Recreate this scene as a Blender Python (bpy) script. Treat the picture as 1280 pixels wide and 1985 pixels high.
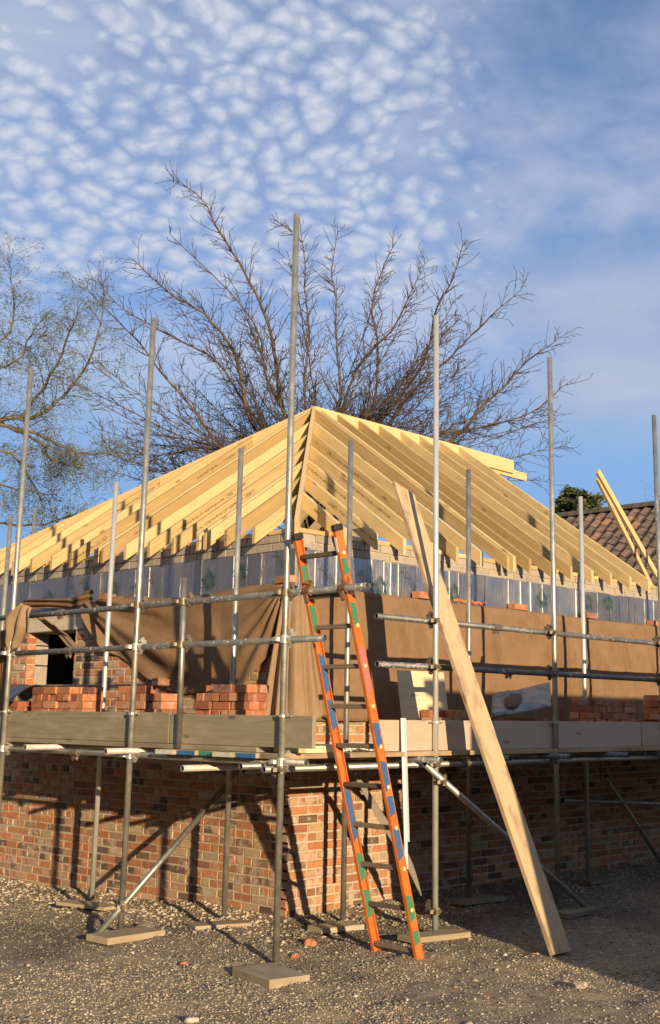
import bpy, bmesh, math, random
import numpy as np
from mathutils import Vector, Matrix

random.seed(7)
S = bpy.context.scene
for o in list(bpy.data.objects):
    bpy.data.objects.remove(o)
COL = S.collection

# ------------------------------------------------------------------ camera
cam_d = bpy.data.cameras.new('camera')
cam = bpy.data.objects.new('camera', cam_d)
COL.objects.link(cam)
S.camera = cam
cam_d.sensor_fit = 'HORIZONTAL'
cam_d.sensor_width = 36.0
cam_d.lens = 36.0 * 2335.0 / 1280.0
cam_d.shift_x = -(750.6 - 640.0) / 1280.0
cam_d.shift_y = -(992.5 - 903.6) / 1280.0
cam_d.clip_start = 0.1
cam_d.clip_end = 3000
_y, _p, _r = (math.radians(a) for a in (43.105, 11.733, 0.667))
F = Vector((math.cos(_y) * math.cos(_p), math.sin(_y) * math.cos(_p), math.sin(_p)))
RT = Vector((math.sin(_y), -math.cos(_y), 0))
UP = RT.cross(F)
R2 = math.cos(_r) * RT + math.sin(_r) * UP
U2 = -math.sin(_r) * RT + math.cos(_r) * UP
CAMP = Vector((-7.161, -7.789, 1.658))
cam.matrix_world = Matrix(((R2.x, U2.x, -F.x, CAMP.x), (R2.y, U2.y, -F.y, CAMP.y), (R2.z, U2.z, -F.z, CAMP.z), (0, 0, 0, 1)))

# ------------------------------------------------------------------ light
SUN_EL = math.radians(10.8)
SUN_TRAVEL = Vector((0.394 * math.cos(SUN_EL), 0.919 * math.cos(SUN_EL), -math.sin(SUN_EL)))
sun_d = bpy.data.lights.new('sun', 'SUN')
sun_d.energy = 5.0
sun_d.angle = math.radians(0.5)
sun_d.color = (1.0, 0.785, 0.525)
sun = bpy.data.objects.new('sun', sun_d)
COL.objects.link(sun)
sun.rotation_euler = SUN_TRAVEL.to_track_quat('-Z', 'Y').to_euler()
sun.location = (-8, -18, 12)

world = bpy.data.worlds.new('World')
S.world = world
world.use_nodes = True
SKY_STRENGTH = 0.071
S.view_settings.view_transform = 'Standard'
S.view_settings.look = 'None'
S.view_settings.gamma = 1
S.view_settings.exposure = 0.42
S.view_settings.use_curve_mapping = False
S.render.engine = 'CYCLES'
S.cycles.max_bounces = 5
S.cycles.diffuse_bounces = 2


class NT:
    """tiny node helper"""
    def __init__(self, tree):
        self.t = tree
        self.n = tree.nodes
        self.l = tree.links

    def node(self, kind, **kw):
        nd = self.n.new(kind)
        for k, v in kw.items():
            setattr(nd, k, v)
        return nd

    def put(self, sock, v):
        if hasattr(v, 'is_linked') or hasattr(v, 'default_value') and hasattr(v, 'node'):
            self.l.new(v, sock)
        else:
            sock.default_value = v

    def math(self, op, a, b=None, c=None, clamp=False):
        nd = self.node('ShaderNodeMath', operation=op, use_clamp=clamp)
        for i, v in enumerate((a, b, c)):
            if v is not None:
                self.put(nd.inputs[i], v)
        return nd.outputs[0]

    def vmath(self, op, a, b=None, out=0):
        nd = self.node('ShaderNodeVectorMath', operation=op)
        self.put(nd.inputs[0], a)
        if b is not None:
            if op == 'SCALE':
                self.put(nd.inputs[3], b)
            else:
                self.put(nd.inputs[1], b)
        return nd.outputs[out]

    def noise(self, vec, scale, detail=3, rough=0.55, dist=0, out='Fac'):
        nd = self.node('ShaderNodeTexNoise')
        if vec is not None:
            self.l.new(vec, nd.inputs['Vector'])
        nd.inputs['Scale'].default_value = scale
        nd.inputs['Detail'].default_value = detail
        nd.inputs['Roughness'].default_value = rough
        nd.inputs['Distortion'].default_value = dist
        return nd.outputs[out]

    def ramp(self, fac, stops, interp='LINEAR'):
        nd = self.node('ShaderNodeValToRGB')
        cr = nd.color_ramp
        cr.interpolation = interp
        while len(cr.elements) < len(stops):
            cr.elements.new(0.5)
        for e, (p, c) in zip(cr.elements, stops):
            e.position = p
            e.color = (*c, 1) if len(c) == 3 else c
        self.put(nd.inputs[0], fac)
        return nd.outputs[0]

    def mix(self, fac, a, b, blend='MIX'):
        nd = self.node('ShaderNodeMix', data_type='RGBA', blend_type=blend)
        self.put(nd.inputs[0], fac)
        for i, v in ((6, a), (7, b)):
            if isinstance(v, tuple):
                v = (*v, 1) if len(v) == 3 else v
            self.put(nd.inputs[i], v)
        return nd.outputs[2]

    def maprange(self, v, a, b, c=0.0, d=1.0, smooth=True):
        nd = self.node('ShaderNodeMapRange')
        nd.interpolation_type = 'SMOOTHSTEP' if smooth else 'LINEAR'
        self.put(nd.inputs[0], v)
        for i, x in enumerate((a, b, c, d)):
            nd.inputs[i + 1].default_value = x
        return nd.outputs[0]


# ------------------------------------------------------------------ sky with a field of altocumulus
w = NT(world.node_tree)
w.n.clear()
sky = w.node('ShaderNodeTexSky', sky_type='NISHITA')
sky.sun_disc = False
sky.sun_elevation = SUN_EL
sky.sun_rotation = math.atan2(-0.394, -0.919)
sky.altitude = 1800
sky.air_density = 0.9
sky.dust_density = 0.15
sky.ozone_density = 2.2
tc = w.node('ShaderNodeTexCoord')
sep = w.node('ShaderNodeSeparateXYZ')
w.l.new(tc.outputs['Generated'], sep.inputs[0])
zc = w.math('ADD', w.math('MAXIMUM', sep.outputs[2], 0.0), 0.30)
px = w.math('DIVIDE', sep.outputs[0], zc)
py = w.math('DIVIDE', sep.outputs[1], zc)
comb = w.node('ShaderNodeCombineXYZ')
w.l.new(px, comb.inputs[0])
w.l.new(py, comb.inputs[1])
P = comb.outputs[0]
ctr = lambda v, k: w.vmath('SCALE', w.vmath('SUBTRACT', v, (0.5, 0.5, 0.5)), k)
Pw = w.vmath('ADD', P, ctr(w.noise(P, 4.0, 3, out='Color'), 0.10))
Pw2 = w.vmath('ADD', Pw, ctr(w.noise(P, 34, 4, 0.6, out='Color'), 0.032))
vor = w.node('ShaderNodeTexVoronoi', feature='SMOOTH_F1', voronoi_dimensions='2D')
vor.inputs['Scale'].default_value = 37.0
vor.inputs['Smoothness'].default_value = 0.22
w.l.new(Pw2, vor.inputs['Vector'])
puff = w.maprange(vor.outputs['Distance'], 0.80, 0.0, smooth=False)
fine = w.noise(Pw2, 80, 5, 0.65)
az = w.math('ADD', w.math('MULTIPLY', sep.outputs[0], RT.x), w.math('MULTIPLY', sep.outputs[1], RT.y))
el = sep.outputs[2]
big = w.noise(P, 2.6, 4, 0.55)
bign = w.math('SUBTRACT', big, 0.5)
veil = w.noise(Pw, 7.0, 5, 0.6)
cov_l = w.maprange(w.math('ADD', w.math('ADD', az, w.math('MULTIPLY', bign, 0.20)), w.math('MULTIPLY', w.math('SUBTRACT', veil, 0.5), 0.16)), 0.20, 0.0)
cov_f = w.maprange(w.math('ADD', el, w.math('MULTIPLY', bign, 0.16)), 0.26, 0.35)
cover = w.math('MULTIPLY', cov_l, cov_f)
body = w.math('ADD', w.math('MULTIPLY', puff, 1.05), w.math('MULTIPLY', w.math('SUBTRACT', fine, 0.5), 0.45))
body = w.math('ADD', body, w.math('ADD', w.math('MULTIPLY', w.math('SUBTRACT', veil, 0.5), 1.3), -0.06), clamp=True)
dens = w.math('MULTIPLY', w.math('ADD', w.math('MULTIPLY', body, 0.55), 0.42), cover)
thin = w.math('MULTIPLY', w.maprange(w.noise(w.vmath('MULTIPLY', Pw, (1, 1, 1)), 3.2, 5, 0.62), 0.22, 0.66), 0.70)  # thin high veil
dens = w.math('MAXIMUM', dens, w.math('MULTIPLY', thin, w.maprange(el, 0.14, 0.3)))
# a soft far bank low on the right
bank_n = w.noise(w.vmath('MULTIPLY', tc.outputs['Generated'], (1, 1, 3.0)), 3.2, 5, 0.55)
bank_v = w.math('MULTIPLY', w.maprange(el, 0.20, 0.27), w.maprange(w.math('ADD', el, w.math('MULTIPLY', w.math('SUBTRACT', bank_n, 0.5), 0.08)), 0.385, 0.325))
bank = w.math('MULTIPLY', bank_v, w.maprange(w.math('ADD', az, w.math('MULTIPLY', w.math('SUBTRACT', bank_n, 0.5), 0.30)), 0.0, 0.15))
bank = w.math('MULTIPLY', bank, w.maprange(bank_n, 0.25, 0.55, 0.45, 0.85))
ccol = w.mix(w.maprange(dens, 0.2, 0.95), (4.2, 5.2, 7.4), (6.7, 7.15, 8.3))
skyb = w.mix(1.0, sky.outputs[0], (1.5, 1.62, 1.85), 'MULTIPLY')
skyb = w.vmath('MINIMUM', skyb, (2.6, 4.75, 8.4))
c1 = w.mix(dens, skyb, ccol)
c2 = w.mix(bank, c1, w.mix(w.maprange(bank_n, 0.42, 0.62), (4.7, 5.4, 6.9), (6.2, 6.8, 8.0)))
bg = w.node('ShaderNodeBackground')
w.l.new(c2, bg.inputs[0])
bg.inputs[1].default_value = SKY_STRENGTH
wo = w.node('ShaderNodeOutputWorld')
w.l.new(bg.outputs[0], wo.inputs[0])


# ------------------------------------------------------------------ materials
MATS = {}


def mat(name, rough=0.8, metal=0.0, spec=0.4):
    m = bpy.data.materials.new(name)
    m.use_nodes = True
    t = NT(m.node_tree)
    b = m.node_tree.nodes['Principled BSDF']
    b.inputs['Roughness'].default_value = rough
    b.inputs['Metallic'].default_value = metal
    b.inputs['Specular IOR Level'].default_value = spec
    MATS[name] = m
    return m, t, b


def bump(t, b, h, strength=0.4, dist=0.01):
    nd = t.node('ShaderNodeBump')
    nd.inputs['Strength'].default_value = strength
    nd.inputs['Distance'].default_value = dist
    t.put(nd.inputs['Height'], h)
    t.l.new(nd.outputs[0], b.inputs['Normal'])


def rnd(t):
    g = t.node('ShaderNodeNewGeometry')
    oi = t.node('ShaderNodeObjectInfo')
    return t.math('FRACT', t.math('ADD', g.outputs['Random Per Island'], oi.outputs['Random'])), g, oi


# brick ---------------------------------------------------------------
def brick_mat(name, stops, smear):
    m, t, b = mat(name, 0.9)
    r, g, oi = rnd(t)
    pos = g.outputs['Position']
    base = t.ramp(r, stops)
    n1 = t.noise(pos, 28, 4)
    base = t.mix(t.maprange(n1, 0.35, 0.7, 0, 0.55), base, t.mix(0.5, base, (0.10, 0.055, 0.035)))
    r2 = t.math('FRACT', t.math('MULTIPLY', r, 7.31))
    n2 = t.noise(pos, 11, 5, 0.65)
    sm = t.math('MULTIPLY', t.maprange(t.math('ADD', n2, t.math('MULTIPLY', r2, 0.22)), 0.62, 0.78), smear)
    base = t.mix(sm, base, (0.56, 0.44, 0.31))
    t.l.new(base, b.inputs['Base Color'])
    bump(t, b, t.noise(pos, 160, 4), 0.5, 0.006)
    return m


brick_mat('brick', [(0.0, (0.44, 0.175, 0.07)), (0.25, (0.53, 0.23, 0.095)), (0.42, (0.33, 0.13, 0.06)), (0.55, (0.49, 0.30, 0.155)),
                    (0.70, (0.46, 0.33, 0.19)), (0.80, (0.22, 0.12, 0.068)), (0.90, (0.105, 0.07, 0.05)), (1.0, (0.40, 0.17, 0.08))], 0.65)
brick_mat('loose_brick', [(0.0, (0.47, 0.165, 0.065)), (0.35, (0.54, 0.21, 0.085)), (0.6, (0.38, 0.115, 0.055)), (0.8, (0.24, 0.10, 0.06)), (0.9, (0.50, 0.20, 0.09)), (1.0, (0.58, 0.31, 0.17))], 0.35)

m, t, b = mat('mortar', 0.95)
g = t.node('ShaderNodeNewGeometry')
t.l.new(t.ramp(t.noise(g.outputs['Position'], 14, 5), [(0.3, (0.40, 0.305, 0.20)), (0.7, (0.60, 0.485, 0.335))]), b.inputs['Base Color'])
bump(t, b, t.noise(g.outputs['Position'], 130, 4), 0.6, 0.008)

m, t, b = mat('block', 0.95)
r, g, oi = rnd(t)
base = t.ramp(r, [(0, (0.34, 0.29, 0.21)), (0.5, (0.42, 0.35, 0.26)), (1, (0.30, 0.25, 0.19))])
base = t.mix(t.maprange(t.noise(g.outputs['Position'], 24, 5), 0.5, 0.75, 0, 0.6), base, (0.55, 0.46, 0.33))
t.l.new(base, b.inputs['Base Color'])
bump(t, b, t.noise(g.outputs['Position'], 120, 4), 0.5, 0.006)


# timber --------------------------------------------------------------
def timber(name, c_lo, c_hi, grain=1.0, dirt=None, stamp=False, rough=0.7, dirt_amt=0.5, along='X'):
    m, t, b = mat(name, rough, 0, 0.25)
    tcn = t.node('ShaderNodeTexCoord')
    oi = t.node('ShaderNodeObjectInfo')
    obj = tcn.outputs['Object']
    off = t.node('ShaderNodeCombineXYZ')
    for i, k in enumerate((31.0, 17.0, 23.0)):
        t.l.new(t.math('MULTIPLY', oi.outputs['Random'], k), off.inputs[i])
    v = t.vmath('ADD', obj, off.outputs[0])
    sc = (1.2, 26, 26) if along == 'X' else (26, 1.2, 26)
    gr = t.noise(t.vmath('MULTIPLY', v, sc), 1.6, 5, 0.6, 0.6)
    tone = t.math('MULTIPLY', t.math('SUBTRACT', oi.outputs['Random'], 0.5), 0.75)
    col = t.ramp(t.math('ADD', gr, tone), [(0.2, c_lo), (0.75, c_hi)])
    # knots
    vn = t.node('ShaderNodeTexVoronoi')
    vn.inputs['Scale'].default_value = 1.0
    kv = (2.2, 9, 7) if along == 'X' else (9, 2.2, 7)
    t.l.new(t.vmath('MULTIPLY', v, kv), vn.inputs['Vector'])
    kn = t.maprange(vn.outputs['Distance'], 0.15, 0.05)
    col = t.mix(t.math('MULTIPLY', kn, 0.75), col, tuple(x * 0.42 for x in c_lo))
    if dirt:
        dn = t.noise(t.vmath('MULTIPLY', v, (2, 5, 5)), 1.5, 5, 0.65)
        col = t.mix(t.maprange(dn, 0.45, 0.7, 0, dirt_amt), col, dirt)
    if stamp:
        so = t.node('ShaderNodeSeparateXYZ')
        t.l.new(obj, so.inputs[0])
        u, z = so.outputs[0], so.outputs[2]
        ph = t.math('FRACT', t.math('ADD', t.math('MULTIPLY', u, 0.42), t.math('MULTIPLY', oi.outputs['Random'], 9.7)))
        line = t.math('COMPARE', z, 0.066, 0.013)
        run = t.math('LESS_THAN', ph, 0.30)
        blk = t.math('GREATER_THAN', t.noise(t.vmath('MULTIPLY', obj, (62, 3, 95)), 1.0, 2, 0.5), 0.49)
        ink = t.math('MULTIPLY', t.math('MULTIPLY', line, run), blk)
        box = t.math('MULTIPLY', t.math('COMPARE', z, 0.066, 0.021), t.math('COMPARE', ph, 0.345, 0.031))
        hole = t.math('MULTIPLY', t.math('COMPARE', z, 0.066, 0.0165), t.math('COMPARE', ph, 0.345, 0.028))
        frame = t.math('SUBTRACT', box, hole, clamp=True)
        mid = t.math('MULTIPLY', t.math('MULTIPLY', t.math('COMPARE', z, 0.066, 0.012), t.math('COMPARE', ph, 0.345, 0.022)), blk)
        ink = t.math('MAXIMUM', ink, t.math('MAXIMUM', frame, mid))
        has = t.math('GREATER_THAN', t.math('FRACT', t.math('MULTIPLY', oi.outputs['Random'], 13.7)), 0.42)
        sy = t.math('LESS_THAN', so.outputs[1], 0.0)
        ink = t.math('MULTIPLY', t.math('MULTIPLY', ink, has), 0.8)
        ink = t.math('MULTIPLY', ink, t.maprange(t.noise(obj, 14, 3), 0.3, 0.5, 0.35, 1.0))
        col = t.mix(ink, col, (0.045, 0.035, 0.025))
    t.l.new(col, b.inputs['Base Color'])
    bump(t, b, gr, 0.25 * grain, 0.004)
    return m


timber('new_timber', (0.40, 0.265, 0.10), (0.66, 0.475, 0.215), stamp=True, dirt=(0.36, 0.26, 0.13), dirt_amt=0.35)
timber('clean_timber', (0.48, 0.325, 0.135), (0.69, 0.50, 0.235))
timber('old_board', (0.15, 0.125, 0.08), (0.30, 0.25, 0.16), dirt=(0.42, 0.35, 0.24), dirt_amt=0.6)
timber('pink_board', (0.40, 0.30, 0.21), (0.52, 0.40, 0.29), grain=0.5, dirt=(0.34, 0.27, 0.2), dirt_amt=0.3)
timber('plank', (0.40, 0.27, 0.145), (0.56, 0.40, 0.225), dirt=(0.20, 0.14, 0.085), dirt_amt=0.75)
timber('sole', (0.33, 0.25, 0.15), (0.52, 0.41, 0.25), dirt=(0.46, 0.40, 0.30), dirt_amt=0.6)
timber('ply_sheet', (0.60, 0.47, 0.27), (0.72, 0.59, 0.36), grain=0.3, dirt=(0.55, 0.42, 0.25), dirt_amt=0.4)
timber('grey_strip', (0.16, 0.13, 0.10), (0.27, 0.225, 0.17))
timber('rung', (0.10, 0.075, 0.05), (0.20, 0.15, 0.10))


def plain(name, col, rough=0.8, metal=0.0, var=0.25, scale=20, spec=0.4, bmp=0.2):
    m, t, b = mat(name, rough, metal, spec)
    g = t.node('ShaderNodeNewGeometry')
    n = t.noise(g.outputs['Position'], scale, 5, 0.6)
    t.l.new(t.ramp(n, [(0.25, tuple(c * (1 - var) for c in col)), (0.75, tuple(min(1, c * (1 + var)) for c in col))]), b.inputs['Base Color'])
    if bmp:
        bump(t, b, t.noise(g.outputs['Position'], scale * 5, 3), bmp, 0.004)
    return m


# steel tube
m, t, b = mat('galvanised_tube', 0.42, 0.75)
g = t.node('ShaderNodeNewGeometry')
oi = t.node('ShaderNodeObjectInfo')
pos = g.outputs['Position']
n1 = t.noise(pos, 9, 5, 0.65)
n2 = t.noise(pos, 60, 4, 0.6)
base = t.ramp(n1, [(0.3, (0.30, 0.29, 0.25)), (0.7, (0.50, 0.48, 0.41))])
base = t.mix(1.0, base, t.ramp(oi.outputs['Random'], [(0, (0.72, 0.72, 0.70)), (1, (1.25, 1.22, 1.15))]), 'MULTIPLY')
base = t.mix(t.maprange(n2, 0.58, 0.72, 0, 0.5), base, (0.15, 0.095, 0.055))
spl = t.maprange(t.math('ADD', t.noise(pos, 24, 5, 0.75), t.math('MULTIPLY', t.noise(pos, 2.5, 2), 0.5)), 0.86, 0.96)
base = t.mix(spl, base, (0.58, 0.53, 0.44))
t.l.new(base, b.inputs['Base Color'])
t.l.new(t.maprange(n1, 0.2, 0.8, 0.36, 0.55), b.inputs['Roughness'])
bump(t, b, n2, 0.12, 0.003)
# tube with mortar splashes
m, t, b = mat('splashed_tube', 0.55, 0.45)
g = t.node('ShaderNodeNewGeometry')
pos = g.outputs['Position']
n1 = t.noise(pos, 8, 5, 0.65)
base = t.ramp(n1, [(0.3, (0.12, 0.12, 0.115)), (0.7, (0.22, 0.215, 0.195))])
sp = t.maprange(t.math('ADD', t.noise(pos, 30, 4, 0.7), t.math('MULTIPLY', t.noise(pos, 3.2, 2), 0.5)), 0.83, 0.95)
base = t.mix(sp, base, (0.62, 0.58, 0.5))
t.l.new(base, b.inputs['Base Color'])
t.l.new(t.math('SUBTRACT', 0.5, t.math('MULTIPLY', sp, 0.5)), b.inputs['Metallic'])
bump(t, b, sp, 0.3, 0.004)
plain('bright_tube', (0.66, 0.64, 0.56), 0.38, 0.55, 0.12, 7, 0.5, 0.08)
plain('pale_tube', (0.55, 0.50, 0.40), 0.55, 0.2, 0.2, 18)
plain('tube_inside', (0.05, 0.045, 0.04), 0.9)
plain('coupler', (0.22, 0.175, 0.12), 0.55, 0.55, 0.45, 40)
plain('rusty_coupler', (0.20, 0.10, 0.055), 0.8, 0.2, 0.4, 40)
plain('galvanised_clip', (0.50, 0.46, 0.38), 0.45, 0.5, 0.3, 40)

# foil-faced insulation
m, t, b = mat('foil', 0.34, 0.85)
r, g, oi = rnd(t)
pos = g.outputs['Position']
base = t.ramp(r, [(0, (0.29, 0.275, 0.265)), (0.5, (0.43, 0.41, 0.395)), (1, (0.34, 0.325, 0.315))])
base = t.mix(t.maprange(t.noise(t.vmath('MULTIPLY', pos, (6, 6, 1.2)), 6, 5, 0.65), 0.52, 0.72, 0, 0.45), base, (0.55, 0.52, 0.47))
t.l.new(base, b.inputs['Base Color'])
t.l.new(t.maprange(t.noise(pos, 5, 3), 0.3, 0.7, 0.26, 0.46), b.inputs['Roughness'])
bump(t, b, t.noise(t.vmath('MULTIPLY', pos, (9, 9, 0.7)), 6, 4), 0.5, 0.02)
plain('foam', (0.86, 0.82, 0.72), 0.9, 0, 0.08)
plain('yellow_foam', (0.82, 0.72, 0.38), 0.85, 0, 0.08)
plain('print_green', (0.03, 0.10, 0.06), 0.6, 0.2, 0.3)
plain('print_grey', (0.075, 0.08, 0.085), 0.6, 0.2, 0.2)

# hessian
def cloth(name, lo, hi):
    m, t, b = mat(name, 0.95, 0, 0.1)
    g = t.node('ShaderNodeNewGeometry')
    pos = g.outputs['Position']
    n = t.noise(pos, 3.5, 5, 0.65)
    n2 = t.noise(t.vmath('MULTIPLY', pos, (1, 1, 0.25)), 45, 3)
    base = t.ramp(t.math('ADD', t.math('MULTIPLY', n, 0.7), t.math('MULTIPLY', n2, 0.3)), [(0.3, lo), (0.7, hi)])
    sp = t.maprange(t.noise(pos, 17, 5, 0.75), 0.68, 0.74)
    st = t.maprange(t.noise(t.vmath('MULTIPLY', pos, (1, 1, 0.35)), 2.1, 5, 0.7), 0.5, 0.68, 0, 0.45)
    base = t.mix(st, base, tuple(x * 0.62 for x in lo))
    base = t.mix(t.math('MULTIPLY', sp, 0.7), base, (0.55, 0.45, 0.33))
    t.l.new(base, b.inputs['Base Color'])
    wv = t.math('ADD', t.noise(t.vmath('MULTIPLY', pos, (1, 1, 9)), 70, 2), t.noise(t.vmath('MULTIPLY', pos, (9, 9, 1)), 70, 2))
    bump(t, b, wv, 0.5, 0.004)
    return m


cloth('hessian', (0.20, 0.118, 0.06), (0.30, 0.185, 0.10))
cloth('pale_hessian', (0.26, 0.165, 0.09), (0.36, 0.24, 0.14))

plain('stone_lintel', (0.58, 0.49, 0.36), 0.9, 0, 0.15, 9)
plain('black_plastic', (0.035, 0.038, 0.043), 0.28, 0, 0.3, 12, 0.6, 0.5)
plain('grey_sheet', (0.21, 0.205, 0.185), 0.3, 0.3, 0.7, 9, 0.6, 0.6)
plain('brown_mortar', (0.13, 0.075, 0.05), 0.8)
plain('white_metal', (0.72, 0.72, 0.69), 0.5, 0.2, 0.08, 60)
plain('orange_strap', (0.75, 0.17, 0.03), 0.6)
plain('interior_shade', (0.02, 0.018, 0.016), 0.95)  # near-black colour standing in for the unlit interior
plain('black_rubber', (0.035, 0.025, 0.02), 0.7, 0, 0.3, 60)
plain('yellow_dot', (0.74, 0.58, 0.25), 0.6)
plain('white_label', (0.72, 0.67, 0.58), 0.6)
plain('paint_blue', (0.04, 0.15, 0.32), 0.7, 0, 0.35, 40)
plain('paint_green', (0.05, 0.24, 0.13), 0.7, 0, 0.35, 40)
plain('paint_cream', (0.60, 0.56, 0.42), 0.7, 0, 0.3, 40)
plain('pebble_white', (0.70, 0.66, 0.56), 0.9, 0, 0.2, 50)
plain('flat_roof', (0.10, 0.095, 0.09), 0.9)
plain('old_wall', (0.33, 0.23, 0.16), 0.95, 0, 0.25, 6)

# ladder fibreglass
m, t, b = mat('orange_fibreglass', 0.5, 0, 0.35)
tcn = t.node('ShaderNodeTexCoord')
g = t.node('ShaderNodeNewGeometry')
so = t.node('ShaderNodeSeparateXYZ')
t.l.new(tcn.outputs['Object'], so.inputs[0])
n = t.noise(g.outputs['Position'], 12, 5, 0.7)
n3 = t.noise(g.outputs['Position'], 45, 4, 0.7)
base = t.ramp(n, [(0.3, (0.50, 0.115, 0.02)), (0.7, (0.68, 0.19, 0.04))])
base = t.mix(t.maprange(t.noise(g.outputs['Position'], 5, 5, 0.7), 0.55, 0.7, 0, 0.5), base, (0.45, 0.28, 0.16))
base = t.mix(t.maprange(n3, 0.60, 0.72, 0, 0.7), base, (0.40, 0.12, 0.05))
t.l.new(base, b.inputs['Base Color'])
bump(t, b, n3, 0.2, 0.003)


def chipped(name, col, edge):
    m, t, b = mat(name, 0.65, 0, 0.3)
    g = t.node('ShaderNodeNewGeometry')
    n = t.noise(g.outputs['Position'], 70, 4, 0.7)
    base = t.mix(t.maprange(n, 0.60, 0.68), col, edge)
    t.l.new(base, b.inputs['Base Color'])


chipped('ladder_blue', (0.05, 0.12, 0.25), (0.50, 0.19, 0.11))
chipped('ladder_green', (0.06, 0.21, 0.10), (0.40, 0.26, 0.10))
chipped('ladder_pink', (0.46, 0.16, 0.14), (0.14, 0.12, 0.28))

# ground & stones
m, t, b = mat('ground', 0.97, 0, 0.15)
g = t.node('ShaderNodeNewGeometry')
pos = g.outputs['Position']
n1 = t.noise(pos, 0.9, 5, 0.6)
n2 = t.noise(pos, 9, 6, 0.7)
base = t.ramp(n2, [(0.3, (0.22, 0.165, 0.105)), (0.55, (0.34, 0.265, 0.175)), (0.75, (0.46, 0.37, 0.25))])
base = t.mix(t.maprange(n1, 0.42, 0.6, 0, 0.6), base, (0.24, 0.20, 0.15))
damp = t.maprange(t.noise(pos, 0.55, 4, 0.6), 0.48, 0.62, 0, 0.55)
base = t.mix(damp, base, (0.10, 0.078, 0.052))
t.l.new(base, b.inputs['Base Color'])
hh = t.math('ADD', t.noise(pos, 45, 4, 0.7), t.math('MULTIPLY', t.noise(pos, 12, 4), 1.2))
bump(t, b, hh, 0.9, 0.03)


def stones_mat(name, stops):
    m, t, b = mat(name, 0.92, 0, 0.2)
    r, g, oi = rnd(t)
    base = t.ramp(r, stops)
    base = t.mix(t.maprange(t.noise(g.outputs['Position'], 60, 3), 0.4, 0.7, 0, 0.3), base, (0.14, 0.11, 0.08))
    damp = t.maprange(t.noise(g.outputs['Position'], 0.55, 4, 0.6), 0.48, 0.62, 0, 0.5)
    base = t.mix(damp, base, (0.11, 0.088, 0.062))
    t.l.new(base, b.inputs['Base Color'])


stones_mat('stone_dark', [(0, (0.10, 0.092, 0.08)), (0.45, (0.20, 0.178, 0.145)), (0.75, (0.31, 0.262, 0.195)), (0.95, (0.48, 0.40, 0.29)), (1, (0.34, 0.17, 0.11))])
stones_mat('stone_pale', [(0, (0.38, 0.31, 0.215)), (0.5, (0.56, 0.47, 0.335)), (0.8, (0.68, 0.59, 0.445)), (1, (0.28, 0.22, 0.15))])
stones_mat('stone_tan', [(0, (0.24, 0.185, 0.12)), (0.4, (0.39, 0.31, 0.205)), (0.8, (0.52, 0.42, 0.285)), (1, (0.68, 0.57, 0.42))])

# trees
def bark(name, lo, hi, sc):
    m, t, b = mat(name, 0.9, 0, 0.2)
    g = t.node('ShaderNodeNewGeometry')
    t.l.new(t.ramp(t.noise(g.outputs['Position'], sc, 5, 0.7), [(0.3, lo), (0.7, hi)]), b.inputs['Base Color'])
    bump(t, b, t.noise(g.outputs['Position'], sc * 4, 4), 0.5, 0.01)


bark('bark', (0.06, 0.042, 0.03), (0.185, 0.135, 0.088), 5)
bark('twig', (0.05, 0.036, 0.029), (0.13, 0.092, 0.070), 3)
bark('bark_grey', (0.075, 0.062, 0.042), (0.20, 0.165, 0.105), 5)
bark('lichen', (0.08, 0.088, 0.04), (0.19, 0.185, 0.08), 4)
bark('leaf_dark', (0.03, 0.045, 0.018), (0.13, 0.14, 0.04), 5)
m, t, b = mat('pantile', 0.9, 0, 0.2)
r, g, oi = rnd(t)
base = t.ramp(r, [(0, (0.165, 0.115, 0.09)), (0.5, (0.23, 0.15, 0.11)), (0.85, (0.14, 0.105, 0.085)), (1, (0.33, 0.18, 0.11))])
base = t.mix(t.maprange(t.noise(g.outputs['Position'], 6, 5, 0.7), 0.46, 0.62, 0, 0.8), base, (0.075, 0.066, 0.05))
t.l.new(base, b.inputs['Base Color'])
plain('moss', (0.10, 0.085, 0.05), 0.95, 0, 0.5, 7)


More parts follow.
